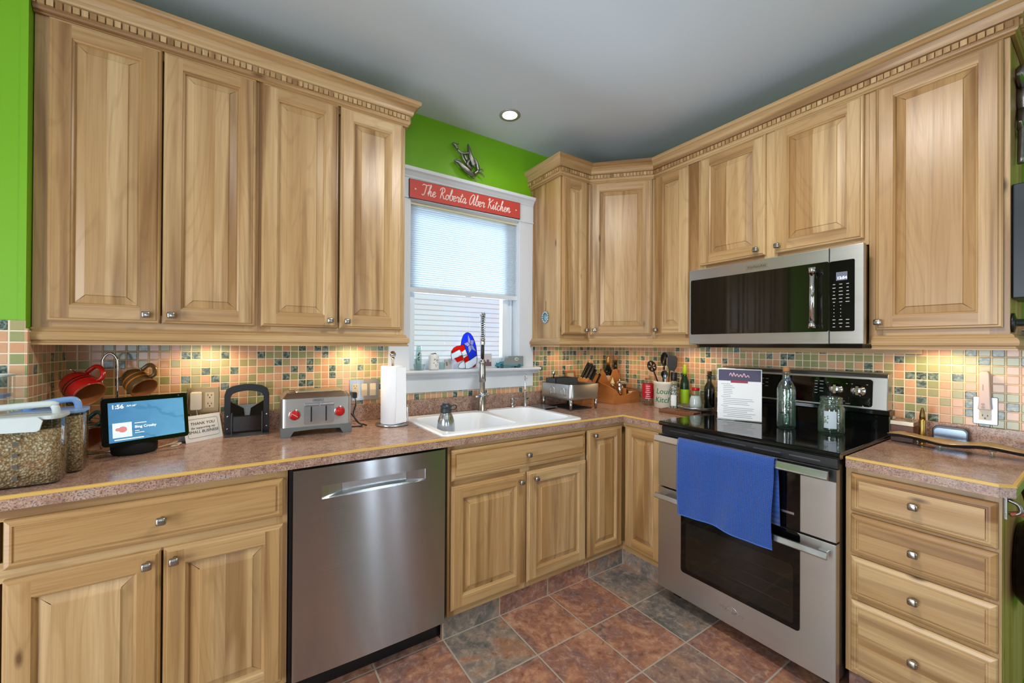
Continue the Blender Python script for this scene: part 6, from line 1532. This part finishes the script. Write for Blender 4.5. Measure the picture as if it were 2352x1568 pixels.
t = thing('metal_tin', 'rounded blue grey metal tin standing against the right backsplash', 'tin', (-.055, -1.848, CZ1)); m = MB(FB @ TR(1.848, .036, CZ1 + .0005)); m.rbox(-.052, .052, 0, .024, .0, .080, .018, axis=1); m.build('tin', plain('tin_frame_dark', '4c5158', .3, .9), t, bevel=.003); m = MB(FB @ TR(1.848, .0602, CZ1 + .0005)); m.rbox(-.045, .045, 0, .0012, .008, .072, .014, axis=1); m.build('tin_face', plain('tin_face_blue', '8fa2ba', .2, .9), t)

# ------------------------------------------------------------------ right end of the cabinets
t = thing('hanging_charm', 'round beaded charm hanging on the side of the cabinet right of the window', 'charm', (-.853, -.166, 1.51))
m = MB(plane_m((-.8585, -.168, 1.515), (0, -1, 0), (0, 0, 1)))
for k in range(14): a = 2 * PI * k / 14; m.M = plane_m((-.8565, -.168, 1.515), (0, -1, 0), (0, 0, 1)) @ TR(.027 * math.cos(a), .034 * math.sin(a), 0); m.lathe([(.006, -.003), (.0075, 0), (.006, .005), (.001, .0055)], 8)
m.build('beads', plain('bead_blue_grey', '9db4c0', .3, .5), t)
m = MB(plane_m((-.8520, -.168, 1.515), (0, -1, 0), (0, 0, 1))); m.lathe([(.022, 0), (.022, .004), (.010, .008), (.001, .009)], 24, sy=1.25); m.build('disc', plain('charm_pewter', '7d98a4', .3, .6, var=.3), t)
m = MB(); m.tube([(-.8535, -.168, 1.552), (-.8530, -.170, 1.590), (-.8528, -.169, 1.622)], .0016, 6); m.build('cord', plain('brown_cord', '7a5c40', .8), t)
YS = -2.0268
t = thing('wall_ornament', 'tall cast metal figure ornament hanging on the end panel at the right edge', 'ornament', (-.17, YS, 1.98))
OM = plane_m((-.17, YS - .012, 2.16), (1, 0, 0), (0, 0, 1))
m = MB(OM)
chain(m, [(.0, .19, 0), (-.01, .16, 0), (.02, .13, 0), (.01, .09, .004), (.02, .04, .006)], [.012, .018, .014, .022, .02]); chain(m, [(-.08, .135, 0), (-.03, .13, 0), (.03, .12, .004), (.08, .10, 0)], [.005, .010, .014, .008])
chain(m, [(.02, .04, .004), (-.01, .0, .004), (-.02, -.06, .004), (-.03, -.17, .002)], [.018, .014, .012, .010]); chain(m, [(.02, .03, 0), (.04, -.02, 0), (.05, -.09, 0), (.03, -.12, 0)], [.016, .012, .009, .006]); chain(m, [(-.05, -.02, 0), (-.02, -.04, 0), (.03, -.06, 0)], [.005, .01, .006])
m.build('figure', M_pewter, t)
t = thing('wall_box', 'dark metal framed box hanging on the end panel at the right edge', 'box', (-.18, YS, 1.5))
m = MB(); m.box((-.285, YS - .032, 1.500), (-.06, YS - .0005, 1.900)); m.build('box', plain('dark_blue_grey_metal', '262c32', .35, .4), t, bevel=.004); m = MB(); m.box((-.270, YS - .034, 1.515), (-.075, YS - .0315, 1.885)); m.build('front_panel', plain('box_front', '3c444c', .3, .5), t)
t = thing('coat_hook', 'black iron pipe hook sticking out of the end panel at the right edge', 'hook', (-.27, YS, 1.41))
m = MB(TR(-.272, YS - .0002, 1.415, rx=PI / 2)); m.lathe([(.034, 0), (.034, .006), (.016, .010), (.013, .012), (.013, .07)], 24); m.build('flange_and_pipe', M_black, t)
t = thing('bottle_opener', 'cast metal bottle opener on the end of the four drawer cabinet', 'bottle opener', (-.56, -2.0398, .8))
m = MB(); m.box((-.575, -2.046, .800), (-.545, -2.0400, .866)); m.tube(smooth_path([(-.56, -2.046, .858), (-.56, -2.066, .848), (-.56, -2.070, .826), (-.56, -2.050, .812)], 5), .006, 8); m.build('opener', M_pewter, t)
m = MB(); m.tube(smooth_path([(-.56, -2.050, .815), (-.555, -2.075, .822), (-.545, -2.095, .808), (-.545, -2.085, .796)], 5), [.008] * 16, 8); m.build('red_emblem', plain('rust_red_emblem', '9a4a34', .4), t)
t = thing('frying_pan', 'round black pan hanging on the end panel of the four drawer cabinet', 'pan', (-.30, -2.05, .60))
m = MB(TR(-.30, -2.0405, .60, rx=PI / 2)); m.lathe([(.11, .001), (.125, .003), (.155, .035), (.160, .036), (.158, .032), (.128, .006), (.001, .005)], 40, True, False); m.build('pan', M_blackgloss, t)
m = MB(); m.tube(smooth_path([(-.30, -2.072, .755), (-.30, -2.066, .80), (-.30, -2.052, .862)], 4), [.010] * 9, 8); m.build('handle', M_black, t)
